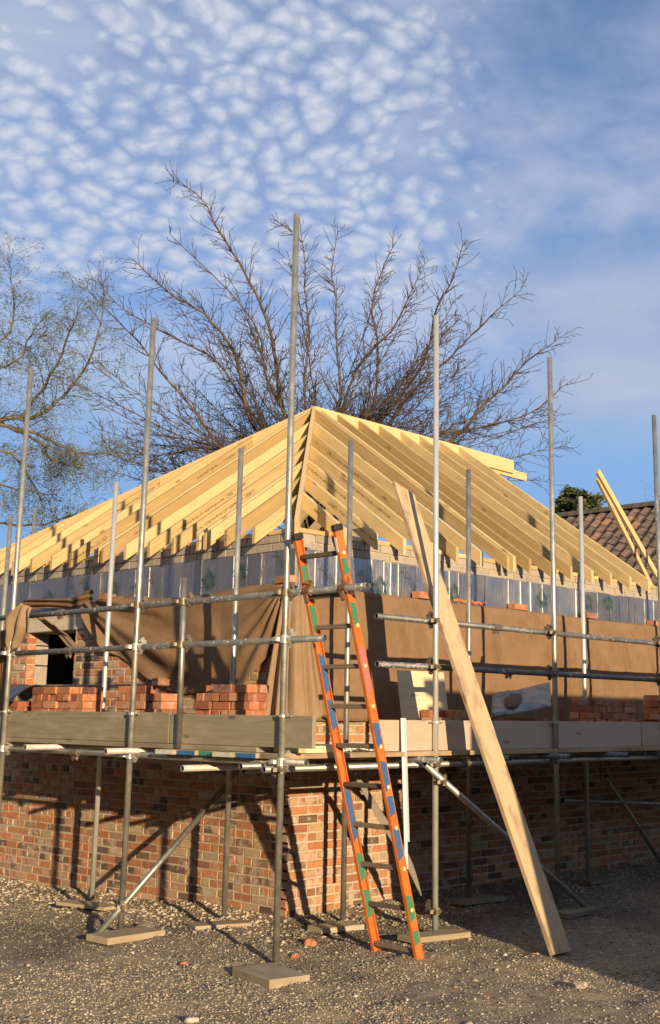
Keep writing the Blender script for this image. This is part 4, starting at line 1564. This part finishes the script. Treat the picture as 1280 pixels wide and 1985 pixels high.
# ------------------------------------------------------------------ leaning plank
p0 = Vector((0.465, -2.43, gr(.46, -2.43) + 0.01))
p1 = Vector((0.52, -0.775, 3.66))
d = p1 - p0
L = d.length
X = d.normalized()
Y = Vector((1, 0, 0))
Y = (Y - X * Y.dot(X)).normalized()
Z = X.cross(Y)
b_ = MB()
n = 16
prof = []
for i in range(n + 1):
    u = L * i / n
    cut = 0.0
    w0, w1 = -0.1125, 0.1125
    bow = 0.012 * math.sin(math.pi * i / n)
    prof.append([(u, w0 + random.uniform(-.002, .002), -0.019 + bow), (u, w1 + random.uniform(-.002, .002), -0.019 + bow), (u, w1, 0.019 + bow), (u, w0, 0.019 + bow)])
prof[-1] = [(L - 0.00, -0.112, -0.019), (L - 0.10, 0.112, -0.019), (L - 0.10, 0.112, 0.019), (L - 0.0, -0.112, 0.019)]
for i in range(n):
    o_ = len(b_.v)
    b_.v += prof[i] + prof[i + 1]
    for a, c in ((0, 1), (1, 2), (2, 3), (3, 0)):
        b_.f.append((o_ + a, o_ + c, o_ + 4 + c, o_ + 4 + a))
        b_.mi.append(0)
    if i == 0:
        b_.f.append((o_ + 3, o_ + 2, o_ + 1, o_))
        b_.mi.append(0)
    if i == n - 1:
        b_.f.append((o_ + 4, o_ + 5, o_ + 6, o_ + 7))
        b_.mi.append(0)
me = b_.mesh('plank', 'plank')
bm = bmesh.new()
bm.from_mesh(me)
bmesh.ops.remove_doubles(bm, verts=bm.verts, dist=0.0004)
bmesh.ops.recalc_face_normals(bm, faces=bm.faces)
bm.to_mesh(me)
bm.free()
o = link('plank', me, label='long tan scaffold plank leaning from the gravel up to the rafters', cat='plank')
o.matrix_world = Matrix(((X.x, Y.x, Z.x, p0.x), (X.y, Y.y, Z.y, p0.y), (X.z, Y.z, Z.z, p0.z), (0, 0, 0, 1)))
bevel(o, 0.003)

# ------------------------------------------------------------------ odd things on the platforms
# white perforated strip
b_ = MB()
b_.bar((-0.035, -1.372, 0.52), (-0.020, -1.300, 1.645), 0.036, 0.003, (0, 1, 0))
b_.bar((-0.020, -1.372, 0.72), (-0.006, -1.312, 1.645), 0.003, 0.03, (0, 1, 0))
b_.build('metal_strip', 'white_metal', label='white perforated metal bead hanging in front of the plywood toe board', cat='metal strip')
# plywood sheet standing behind the toe board
b_ = MB()
b_.box(-0.30, 0.30, -0.006, 0.006, 0, 0.68)
o = b_.build('plywood_sheet', 'ply_sheet', label='pale plywood offcut standing behind the right toe board', cat='plywood')
o.location = (1.15, -0.56, ZRP)
o.rotation_euler = (-0.16, 0, -0.05)
# tilted grey board with a dollop of mortar
mb_ = empty('mortar_board', (2.15, -0.85, 1.75), 'tilted grey mortar board with a brown patch on the right platform', 'board')
cs = [Vector(p) for p in ((1.47, -1.02, 1.66), (2.38, -1.02, 1.775), (2.84, -0.68, 2.015), (1.93, -0.68, 1.86))]
nb_ = (cs[1] - cs[0]).cross(cs[3] - cs[0]).normalized()
b_ = MB()
b_.quadbox([p - nb_ * 0.018 for p in cs] + cs)
o = link('board', b_.mesh('board', 'grey_sheet'), mb_, M=Matrix.Translation(-mb_.location))
bevel(o, 0.003)
b_ = MB()
P = []
for i in range(15):
    row = []
    for j in range(23):
        u, v = j / 22 * 1.03 - 0.015, i / 14 * 1.06 - 0.03
        q = cs[0] + (cs[1] - cs[0]) * u + (cs[3] - cs[0]) * v
        hgt = 0.008 + 0.010 * math.sin(u * 9 + 5 * v + math.sin(v * 7)) + 0.008 * abs(math.sin(u * 23 - v * 13)) + 0.006 * math.sin(v * 21 + u * 4)
        if v < 0.02 or u > 0.98:
            hgt -= 0.03
        row.append(q + nb_ * hgt)
    P.append(row)
b_.grid(P)
o = link('plastic_cover', b_.mesh('plastic_cover', 'grey_sheet', True), mb_, M=Matrix.Translation(-mb_.location))
solid(o, 0.002)
cc = cs[0] * .36 + cs[1] * .19 + cs[2] * .15 + cs[3] * .30
eu, ev = (cs[1] - cs[0]) * 0.15, (cs[3] - cs[0]) * 0.33
ring = [cc + eu * math.cos(i * math.pi / 4.5) * (1 + .18 * math.sin(i * 2.1)) + ev * math.sin(i * math.pi / 4.5) + nb_ * 0.026 for i in range(9)]
b_ = MB()
b_.v = [tuple(p) for p in ring] + [tuple(cc + nb_ * 0.038)]
b_.f = [(i, (i + 1) % 9, 9) for i in range(9)]
b_.mi = [0] * 9
link('mortar_patch', b_.mesh('mortar_patch', 'brown_mortar'), mb_, M=Matrix.Translation(-mb_.location))
# black plastic
P = []
for i in range(14):
    row = []
    for j in range(18):
        u, v = j / 17, i / 13
        x = -1.12 + 0.62 * v
        y = 2.66 + 0.82 * u
        z = 1.90 - 0.10 * (2 * v - 0.9) ** 2 - 0.20 * max(0, 0.25 - v) * 4 * (0.35 + 0.65 * u) + 0.014 * math.sin(u * 17 + v * 6) + 0.01 * math.sin(v * 19)
        row.append((x, y, z))
    P.append(row)
b_ = MB()
b_.grid(P)
solid(b_.build('plastic_sheet', 'black_plastic', smooth=True, label='creased black plastic sheet over bricks at the far left', cat='plastic sheet'), 0.004)
# insulation offcut, board offcut, mortar crumbs near the ladder
oc = empty('insulation_offcut', (-0.92, -1.17, 1.392), 'yellow foam insulation offcut with foil top at the corner', 'insulation')
b_ = MB()
b_.box(-0.19, 0.16, -0.16, 0.16, 0, 0.05)
bevel(link('foam_core', b_.mesh('foam_core', 'yellow_foam'), oc, M=Matrix.Rotation(0.12, 4, 'Z')), 0.003)
b_ = MB()
b_.box(-0.188, 0.158, -0.158, 0.158, 0.0505, 0.053)
link('foil_face', b_.mesh('foil_face', 'foil'), oc, M=Matrix.Rotation(0.12, 4, 'Z'))
b_ = MB()
b_.box(-0.17, 0.17, -0.06, 0.06, 0, 0.038)
o = b_.build('board_offcut', ['paint_green'], label='green painted board offcut lying behind the ladder', cat='board')
o.location = (-0.46, -1.02, 1.392)
o.rotation_euler = (0, 0, 0.1)
n = 160
p_ = np.stack([rng.normal(-0.42, 0.09, n), rng.normal(-1.17, 0.04, n), np.full(n, 1.398)], -1)
p_[:, 2] += 0.02 * np.exp(-((p_[:, 0] + 0.42) / 0.09) ** 2)
scatter('mortar_crumbs', 'pebble_white', p_, rng.uniform(0.006, 0.018, n), 'small heap of white mortar crumbs on the platform behind the ladder')
# orange strap on the hessian edge
b_ = MB()
path = [Vector((2.16 + 0.036 * i, 0.0 - 0.02 * math.sin(i * 1.1), 2.802 + 0.014 * abs(math.sin(i * 1.3)))) for i in range(13)]
b_.poly(path, [0.013] * 13, 6)
path = [Vector((2.38 + 0.03 * i, -0.035 - 0.015 * math.cos(i * .9), 2.80 + 0.012 * math.sin(i * 1.7))) for i in range(9)]
b_.poly(path, [0.012] * 9, 6)
b_.build('strap', 'orange_strap', smooth=True, label='tangled orange strap on the hessian edge right of the plank', cat='strap')
# curved grey strip hanging behind the ladder
b_ = MB()
cp = [(0.06, -0.70, 1.20), (0.18, -0.70, 1.08), (0.40, -0.70, 0.82), (0.58, -0.70, 0.64), (0.72, -0.70, 0.48), (0.82, -0.70, 0.32), (0.90, -0.70, 0.16)]
wd = [0.020, 0.030, 0.042, 0.046, 0.044, 0.032, 0.003]
P = []
for i, (c, w_) in enumerate(zip(cp, wd)):
    a, e = Vector(cp[max(0, i - 1)]), Vector(cp[min(len(cp) - 1, i + 1)])
    nn = (e - a).cross(Y_).normalized()
    P.append([Vector(c) + nn * w_, Vector(c) + Vector((0, -0.012, 0)), Vector(c) - nn * w_])
b_.grid(P)
o = b_.build('bent_strip', 'grey_strip', smooth=True, label='bent grey strip hanging from the platform behind the ladder', cat='strip')
solid(o, 0.012)
sb = o.modifiers.new('sub', 'SUBSURF')
sb.levels = sb.render_levels = 2

# two long timbers leaning at the right end of the roof
for i, (a, c, lab) in enumerate((((5.64, 0.52, 4.745), (7.40, 0.42, 3.02), 'front one of two new timbers propped upright at the right end'), ((5.86, 0.66, 4.70), (7.40, 0.72, 3.22), 'rear one of two new timbers propped upright at the right end'))):
    p0, p1 = Vector(c), Vector(a)
    d = p1 - p0
    X = d.normalized()
    Y = Vector((0, 1, 0))
    Y = (Y - X * Y.dot(X)).normalized()
    Z = X.cross(Y)
    b_ = MB()
    b_.box(0, d.length, -0.02, 0.02, -0.038 + .012 * i, 0.036)
    o = b_.build('roof_timber', 'clean_timber', label=lab, cat='timber')
    o.matrix_world = Matrix(((X.x, Y.x, Z.x, p0.x), (X.y, Y.y, Z.y, p0.y), (X.z, Y.z, Z.z, p0.z), (0, 0, 0, 1)))
    bevel(o, 0.002)

# ------------------------------------------------------------------ neighbour's tiled roof
nbh = empty('neighbour_house', (17, 4, 0), "old neighbouring house with mossy brown pantile roof behind the right end", 'house')
SLP = math.radians(40)
RX, RZ, RY0, RY1 = 17.0, 6.52, -4.0, 9.6
b_ = MB()
b_.box(13.4, 20.6, RY0, RY1, -0.2, 3.2)
o = b_.build('wall', 'old_wall', nbh)
o.matrix_local = Matrix.Translation(-nbh.location)
b_ = MB()
hw = 4.3
for sg in (-1, 1):
    b_.quadbox([(RX, RY0, RZ - .16), (RX, RY1, RZ - .16), (RX + sg * hw, RY1, RZ - .16 - hw * math.tan(SLP)), (RX + sg * hw, RY0, RZ - .16 - hw * math.tan(SLP)),
                (RX, RY0, RZ - .07), (RX, RY1, RZ - .07), (RX + sg * hw, RY1, RZ - .07 - hw * math.tan(SLP)), (RX + sg * hw, RY0, RZ - .07 - hw * math.tan(SLP))])
roof = b_.build('roof', 'pantile', nbh)
roof.matrix_local = Matrix.Translation(-nbh.location)
# pantile : local x down slope, y across ; S profile
tb = MB()
TW, TL = 0.30, 0.36
rows = []
for xi in (0.0, TL):
    row = []
    for j in range(9):
        u = j / 8
        zz = 0.035 * math.cos(u * 2 * math.pi) * (1.0 if u < 0.5 else 0.8) + (0.035 if xi > 0 else 0.0)
        row.append((xi, (u - 0.5) * TW * 1.08, zz))
    rows.append(row)
tb.grid(rows)
lo = [(p[0], p[1], p[2] - 0.022) for p in rows[1]]
tb.grid([rows[1], lo])
TILE = tb.mesh('roof_tile', 'pantile', True)
c, s = math.cos(SLP), math.sin(SLP)
Xs, Ys, Zs = Vector((-c, 0, -s)), Vector((0, -1, 0)), None
Zs = Xs.cross(Ys)
tiles = []
for r_ in range(15):
    for k in range(42):
        y = RY1 - 0.2 - k * TW
        if y < RY0:
            break
        u = 0.06 + r_ * 0.295
        O = Vector((RX, y, RZ - 0.03)) + Xs * u + Vector((0, random.uniform(-.008, .008), random.uniform(-.006, .008)))
        M = Matrix(((Xs.x, Ys.x, Zs.x, O.x), (Xs.y, Ys.y, Zs.y, O.y), (Xs.z, Ys.z, Zs.z, O.z), (0, 0, 0, 1))) @ Matrix.Rotation(random.uniform(-.03, .03), 4, 'Z')
        tiles.append((M, 3.9 < y < 9.6 and r_ < 14))
nt = 0
restt = []
for M, vis in tiles:
    if vis and nt < 290:
        link('roof_tile', TILE, roof, M=M)
        nt += 1
    else:
        restt.append((tb, M))
if restt:
    joined(None, restt).build('roof_tiling', 'pantile', roof, kind='stuff')
y = RY1
while y > RY0:
    b_ = MB()
    P = []
    for yy in (y, y - 0.44):
        P.append([(RX + 0.14 * math.cos(a), yy, RZ - 0.06 + 0.13 * math.sin(a)) for a in [math.pi * i / 7 for i in range(8)]])
    b_.grid(P)
    o = b_.build('ridge_tile', 'moss', roof, smooth=True)
    y -= 0.45


# ------------------------------------------------------------------ trees
class Tree:
    def __init__(self, seed):
        self.r = random.Random(seed)
        self.big, self.small = MB(), MB()
        self.tips = []
        self.wig = 0.10
        self.rmin = 0.0026

    def path(self, pts, r0, r1, n, mb, jit=0.0):
        k = len(pts)
        # resample with Catmull-Rom for smooth limbs
        out = []
        for i in range(k - 1):
            a, b2, c, d2 = pts[max(i - 1, 0)], pts[i], pts[i + 1], pts[min(i + 2, k - 1)]
            for s_ in range(4):
                t_ = s_ / 4
                out.append(0.5 * ((2 * b2) + (c - a) * t_ + (2 * a - 5 * b2 + 4 * c - d2) * t_ * t_ + (3 * b2 - a - 3 * c + d2) * t_ ** 3))
        out.append(pts[-1])
        if jit:
            out = [p + Vector((self.r.uniform(-jit, jit), self.r.uniform(-jit, jit), self.r.uniform(-jit, jit))) for p in out]
        m_ = len(out)
        rad = [r0 + (r1 - r0) * (i / (m_ - 1)) ** 0.8 for i in range(m_)]
        mb.poly(out, rad, n)
        return out, rad

    def shoot(self, p, d, L, r, level, up, spread, step, droop=0.0):
        nseg = max(3, int(L / step))
        pts, rad = [p.copy()], [r]
        d = d.normalized()
        q = p.copy()
        rr = self.r
        for i in range(nseg):
            wg = self.wig
            d = (d + Vector((rr.gauss(0, wg), rr.gauss(0, wg), rr.gauss(0, wg))) + Vector((0, 0, up - droop * (i / nseg)))).normalized()
            q = q + d * (L / nseg)
            pts.append(q.copy())
            rad.append(max(self.rmin, r * (1 - 0.85 * (i + 1) / nseg)))
        self.small.poly(pts, rad, 3 if r < 0.012 else 4)
        if level > 0:
            for i in range(1, nseg + 1):
                if rr.random() < 0.85:
                    ph = rr.uniform(0, 6.28)
                    a = d.orthogonal().normalized()
                    bb = d.cross(a)
                    sd = a * math.cos(ph) + bb * math.sin(ph)
                    dd = (pts[i] - pts[i - 1]).normalized() * math.cos(spread) + sd * math.sin(spread)
                    self.shoot(pts[i], dd, L * rr.uniform(0.28, 0.55) * (1 - 0.35 * i / nseg), max(self.rmin, rad[i] * 0.6), level - 1, up, spread, step, droop)
        self.tips.append((pts[-1], d))


V3 = lambda L_: [Vector(p) for p in L_]
MAIN = [
[(8.93, 9.4, 6.56), (8.25, 9.48, 7.58), (7.83, 9.28, 8.58), (7.43, 9.15, 9.26), (6.91, 9.17, 9.96), (6.32, 9.25, 10.61), (5.86, 9.25, 11.13), (5.32, 9.4, 11.39)],
[(8.86, 9.47, 6.56), (7.99, 9.98, 7.22), (7.52, 9.96, 8.24), (7.27, 9.88, 8.65), (6.69, 10.1, 9.28), (6.25, 10.29, 9.49), (5.8, 10.47, 9.77), (5.38, 10.6, 10.12)],
[(8.7, 9.74, 6.25), (7.82, 10.75, 6.94), (7.46, 11.21, 7.64), (6.94, 11.78, 8.5), (6.67, 12.17, 9.11), (6.28, 12.68, 9.74), (5.97, 13.12, 10.32)],
[(9.07, 9.25, 6.56), (9.21, 8.85, 7.63), (9.06, 8.78, 8.68), (8.96, 8.76, 9.32), (8.89, 8.71, 9.97), (8.8, 8.75, 10.43), (8.8, 8.59, 11.21)],
[(9.53, 8.82, 6.37), (9.7, 7.98, 7.26), (9.68, 7.49, 7.71), (9.66, 7.05, 7.98), (9.76, 6.43, 8.37), (9.86, 5.8, 8.86), (10.08, 4.99, 9.49)],
[(9.7, 8.7, 6.17), (10.74, 7.25, 7.04), (11.03, 6.66, 7.71), (11.21, 6.29, 8.05), (11.44, 5.81, 8.59), (11.74, 5.29, 9.0)],
[(9.28, 9.02, 6.56), (9.6, 8.38, 7.47), (9.49, 8.08, 8.8), (9.27, 8.05, 9.57), (9.26, 7.86, 10.17), (9.33, 7.58, 10.77)],
[(8.72, 9.75, 6.15), (7.8, 10.12, 6.68), (6.81, 10.66, 6.9), (5.88, 11.08, 7.3), (4.9, 11.56, 7.74)],
[(9.0, 9.32, 6.56), (8.75, 9.41, 8.01), (8.77, 9.32, 9.08), (8.66, 9.36, 10.16), (8.58, 9.41, 11.15), (8.29, 9.83, 11.62)],
[(9.37, 8.96, 6.46), (9.73, 7.77, 7.71), (9.78, 7.01, 8.63), (9.55, 6.62, 9.32), (9.49, 6.12, 9.81), (9.3, 5.74, 10.32)],
[(9.61, 8.76, 6.27), (10.39, 7.54, 7.07), (10.99, 6.7, 7.26), (11.56, 5.86, 7.54), (11.84, 5.25, 8.07)],
[(8.83, 9.57, 6.35), (7.92, 10.16, 7.65), (7.37, 10.5, 8.56), (6.66, 11.12, 9.05), (5.96, 11.74, 9.55), (5.52, 12.05, 10.1)],
[(8.73, 9.76, 6.05), (7.59, 10.66, 6.82), (6.94, 11.3, 6.7), (6.35, 11.85, 6.68), (5.86, 12.22, 6.86)],
[(9.21, 9.1, 6.56), (9.33, 8.53, 8.4), (9.74, 7.94, 9.24), (9.95, 7.58, 10.08), (10.1, 7.37, 10.62)],
[(8.93, 9.4, 6.56), (8.25, 9.94, 8.21), (8.08, 10.11, 9.29), (7.64, 10.61, 10.18), (6.8, 11.48, 11.33)]]
T = Tree(5)
T.wig = 0.085
T.rmin = 0.0052
base = Vector((9.1, 9.25, 0))
T.path([base + Vector((0, 0, -.2)), base + Vector((0.05, 0, 1.5)), base + Vector((0, 0.05, 3.2)), base + Vector((0.0, 0, 4.6))], 0.30, 0.2, 10, T.big)
fork = base + Vector((0, 0, 4.3))
xr = random.Random(77)
NM = len(MAIN)
for k_ in range(72):                                         # long slender limbs radiating through the crown
    th, dp = math.pi / 2 - 1.72 * math.copysign(abs(xr.uniform(-1, 1)) ** 0.7, xr.uniform(-1, 1)), xr.uniform(-0.8, 0.8)
    dirv = RT * (math.cos(th) * math.cos(dp)) + Vector((math.cos(_y), math.sin(_y), 0)) * math.sin(dp) + Vector((0, 0, max(0.02, math.sin(th)) * math.cos(dp)))
    Lr = xr.uniform(3.0, 5.0) * (1 - 0.10 * math.sin(th)) * (0.8 + 0.2 * math.cos(dp))
    q0 = base + Vector((xr.uniform(-.8, .8), xr.uniform(-.8, .8), xr.uniform(5.2, 6.7)))
    bend = Vector((xr.uniform(-.3, .3), xr.uniform(-.3, .3), xr.uniform(0.05, 0.6)))
    MAIN.append([tuple(q0 + dirv * (Lr * k / 5) + bend * (k / 5) ** 2 + Vector((xr.uniform(-.05, .05), xr.uniform(-.05, .05), xr.uniform(-.05, .05)))) for k in range(6)])
for li, Lp in enumerate(MAIN):
    pts = [fork] + V3(Lp)
    thick = 0.066 if li in (0, 4, 5, 1) else (0.045 if li < NM else 0.024)
    out, rad = T.path(pts, thick, 0.0065, 6 if li < NM else 5, T.big, 0.012)
    for i in range(6, len(out)):
        fr = i / len(out)
        ax = (out[min(i + 1, len(out) - 1)] - out[i - 1]).normalized()
        for _ in range(3):
            ph = T.r.uniform(0, 6.28)
            a = ax.orthogonal().normalized()
            sd = a * math.cos(ph) + ax.cross(a) * math.sin(ph)
            sp = T.r.uniform(0.45, 1.15)
            dd = ax * math.cos(sp) + sd * math.sin(sp)
            T.shoot(out[i], dd, T.r.uniform(0.25, 1.2) * (1.0 - 0.6 * fr), min(0.0105, rad[i] * 0.7), 1 if T.r.random() < 0.7 else 0, 0.03, 0.8, 0.15)
tree = empty('bare_tree', base, 'large bare winter tree with fanned branches behind the roof', 'tree')
for b_, nm, mm in ((T.big, 'trunk', 'bark'), (T.small, 'crown', 'twig')):
    o = b_.build(nm, mm, tree, smooth=True)
    o.matrix_local = Matrix.Translation(-base)

LEFT = [
[(0.51, 10.05, 4.5), (1.13, 9.23, 5.6), (1.77, 8.6, 5.98), (2.14, 8.35, 6.06), (2.43, 8.14, 6.31), (2.72, 7.81, 6.93), (2.81, 7.62, 7.79), (2.74, 7.66, 8.45)],
[(1.96, 8.35, 5.98), (2.12, 7.83, 6.62), (2.12, 7.39, 7.19), (2.08, 7.07, 7.53)],
[(1.08, 9.22, 5.57), (1.33, 8.56, 6.8), (1.61, 8.21, 7.28), (1.56, 8.16, 7.91), (1.45, 8.2, 8.46)],
[(1.66, 8.6, 5.92), (2.09, 8.1, 5.76), (2.49, 7.86, 5.55), (2.81, 7.65, 5.5), (3.15, 7.35, 5.63)],
[(0.51, 10.05, 4.3), (1.53, 8.86, 4.43), (2.13, 8.12, 4.37), (2.48, 7.58, 4.5), (2.47, 7.44, 4.57)],
[(1.84, 8.45, 5.87), (2.03, 7.82, 5.54), (2.0, 7.61, 5.35), (2.12, 7.23, 5.17), (2.17, 6.9, 5.13)],
[(1.2, 9.1, 5.63), (1.96, 8.56, 5.48), (2.35, 8.6, 5.15), (2.71, 8.69, 4.72)],
[(0.91, 9.4, 5.3), (1.21, 8.59, 6.46), (1.6, 7.97, 6.75), (1.65, 7.68, 7.1), (1.76, 7.34, 7.45)],
[(0.60, 9.9, 4.8), (1.43, 8.77, 5.03), (1.93, 8.14, 4.87), (2.26, 7.68, 4.79)]]
T = Tree(8)
base = Vector((0.35, 10.2, 0))
T.path([base + Vector((0, 0, -.2)), base + Vector((0.02, 0, 2)), base + Vector((0.1, -0.1, 4.2)), Vector((0.4, 10.15, 5.2)), Vector((0.1, 10.5, 6.4))], 0.22, 0.05, 9, T.big)
for li, Lp in enumerate(LEFT):
    out, rad = T.path(V3(Lp), 0.06 if li in (0,) else 0.03, 0.006, 6, T.big, 0.02)
    for i in range(3, len(out) - 1):
        ax = (out[i + 1] - out[i - 1]).normalized()
        for _ in range(3 if li != 4 else 1):
            ph = T.r.uniform(0, 6.28)
            a = ax.orthogonal().normalized()
            sd = a * math.cos(ph) + ax.cross(a) * math.sin(ph)
            sp = T.r.uniform(0.6, 1.3)
            dd = ax * math.cos(sp) + sd * math.sin(sp)
            T.shoot(out[i], dd, T.r.uniform(0.25, 0.72) * (0.5 if li == 4 else 1), min(0.010, rad[i] * 0.4), 2 if T.r.random() < 0.5 else 1, 0.0, 0.8, 0.12, droop=0.45)
tree = empty('lichened_tree', base, 'straggly greenish tree with drooping twigs at the left edge', 'tree')
for b_, nm, mm in ((T.big, 'trunk', 'bark_grey'), (T.small, 'crown', 'bark_grey')):
    o = b_.build(nm, mm, tree, smooth=True)
    o.matrix_local = Matrix.Translation(-base)
lf = MB()
for p, d in T.tips:
    for _ in range(9):
        q = p + Vector((T.r.gauss(0, .05), T.r.gauss(0, .05), T.r.gauss(-0.05, .06)))
        a = Vector((T.r.gauss(0, 1), T.r.gauss(0, 1), T.r.gauss(0, 1))).normalized()
        bb = a.orthogonal().normalized()
        s_ = T.r.uniform(0.008, 0.02)
        lf.grid([[q - a * s_ * 1.6, q - bb * s_ * .5], [q + bb * s_ * .5, q + a * s_ * 1.6]])
o = lf.build('foliage', 'lichen', tree, kind='stuff')
o.matrix_local = Matrix.Translation(-base)


def bush(name, c, rad, nl, label, cat, seed, ls=(0.03, 0.07)):
    rr = random.Random(seed)
    c = Vector(c)
    e = empty(name, (c.x, c.y, 0), label, cat)
    b_ = MB()
    b_.tube((c.x, c.y, -0.1), (c.x, c.y, c.z), 0.11, 8, False, 0.05)
    clumps = []
    for _ in range(26):
        v = Vector((rr.gauss(0, 1), rr.gauss(0, 1), rr.gauss(0, .8))).normalized() * rr.uniform(.55, 1.0)
        q = c + Vector((v.x * rad, v.y * rad, v.z * rad * 0.62))
        clumps.append(q)
        b_.poly([c + Vector((0, 0, -rad * .3)), (c + q) * .5 + Vector((0, 0, .05)), q], [.03, .02, .006], 4)
    o = b_.build('trunk', 'bark', e)
    o.matrix_local = Matrix.Translation(-e.location)
    lf = MB()
    for _ in range(nl):
        q = rr.choice(clumps) + Vector((rr.gauss(0, .13), rr.gauss(0, .13), rr.gauss(0, .11))) * rad
        a = Vector((rr.gauss(0, 1), rr.gauss(0, 1), rr.gauss(0, .7))).normalized()
        bb = a.orthogonal().normalized()
        s_ = rr.uniform(*ls)
        lf.grid([[q - a * s_ * 1.5, q - bb * s_ * .6], [q + bb * s_ * .6, q + a * s_ * 1.5]])
    o = lf.build('crown', 'leaf_dark', e)
    o.matrix_local = Matrix.Translation(-e.location)


bush('evergreen_tree', (18.5, 9.45, 7.08), 0.60, 4200, 'dark rounded evergreen top showing over the tiled roof', 'tree', 3)
# thin leafless shrub over the ridge at the far right
T = Tree(21)
base = Vector((20.2, 6.6, 0))
T.path([base, base + Vector((0.1, 0, 3)), base + Vector((0, .1, 6.4))], 0.08, 0.03, 6, T.big)
for i in range(26):
    T.shoot(base + Vector((T.r.uniform(-.5, .5), T.r.uniform(-1.2, 1.2), 6.0 + T.r.uniform(0, .5))), Vector((T.r.gauss(0, .3), T.r.gauss(0, .3), 1)), T.r.uniform(.6, 1.7), 0.012, 1, 0.04, 0.7, 0.2)
tree = empty('bare_shrub', base, 'thin leafless shrub rising behind the ridge at the right edge', 'shrub')
for b_, nm, mm in ((T.big, 'trunk', 'bark'), (T.small, 'crown', 'bark')):
    o = b_.build(nm, mm, tree)
    o.matrix_local = Matrix.Translation(-base)

# ------------------------------------------------------------------ outbuilding added as unseen stand-in for whatever shades the right half
ob = empty('shadow_block', (-1.38, -6.5, 0), 'low flat roofed outbuilding added unseen to shade the right half', 'shadow_block')
obp = lambda b_, nm, mm: setattr(b_.build(nm, mm, ob), 'matrix_local', Matrix.Translation(-ob.location))
HB = 3.24
b_ = MB()
b_.box(-1.38, 11.0, -10.5, -6.5, -0.1, HB - 0.24)
obp(b_, 'wall', 'old_wall')
b_ = MB()
b_.box(-1.40, 11.1, -10.6, -6.48, HB - 0.13, HB)
obp(b_, 'roof', 'flat_roof')
for i in range(12):
    b_ = MB()
    b_.box(-1.2 + i, -1.12 + i, -10.4, -6.55, HB - 0.24, HB - 0.13)  # spacers leave a slot that lets a strip of sun through
    obp(b_, 'roof_spacer', 'clean_timber')

# ------------------------------------------------------------------ unseen house added on the left to cut sky light and brown foil reflections
lh = empty('sky_light_blocker', (-12.5, 0, 0), 'unseen house shaped block added on the left to cut sky light', 'house')
lhp = lambda b_, nm, mm: setattr(b_.build(nm, mm, lh), 'matrix_local', Matrix.Translation(-lh.location))
b_ = MB()
b_.box(-20, -12.5, -14.5, 28, -0.2, 5.6)
lhp(b_, 'wall', 'old_wall')
b_ = MB()
b_.v = [(-12.2, -14.8, 5.5), (-12.2, 28.3, 5.5), (-20.3, 28.3, 5.5), (-20.3, -14.8, 5.5), (-16.25, -14.8, 9.0), (-16.25, 28.3, 9.0)]
b_.f = [(0, 1, 5, 4), (2, 3, 4, 5), (0, 4, 3), (1, 2, 5), (0, 3, 2, 1)]
b_.mi = [0] * 5
lhp(b_, 'roof', 'pantile')
for k in range(9):  # dark panels dressing the added sky blocker as a house
    for zz in (0.9, 3.5):
        b_ = MB()
        b_.box(-12.5, -12.44, -12.5 + k * 4.4, -11.3 + k * 4.4, zz, zz + 1.2)
        lhp(b_, 'window', 'black_plastic')
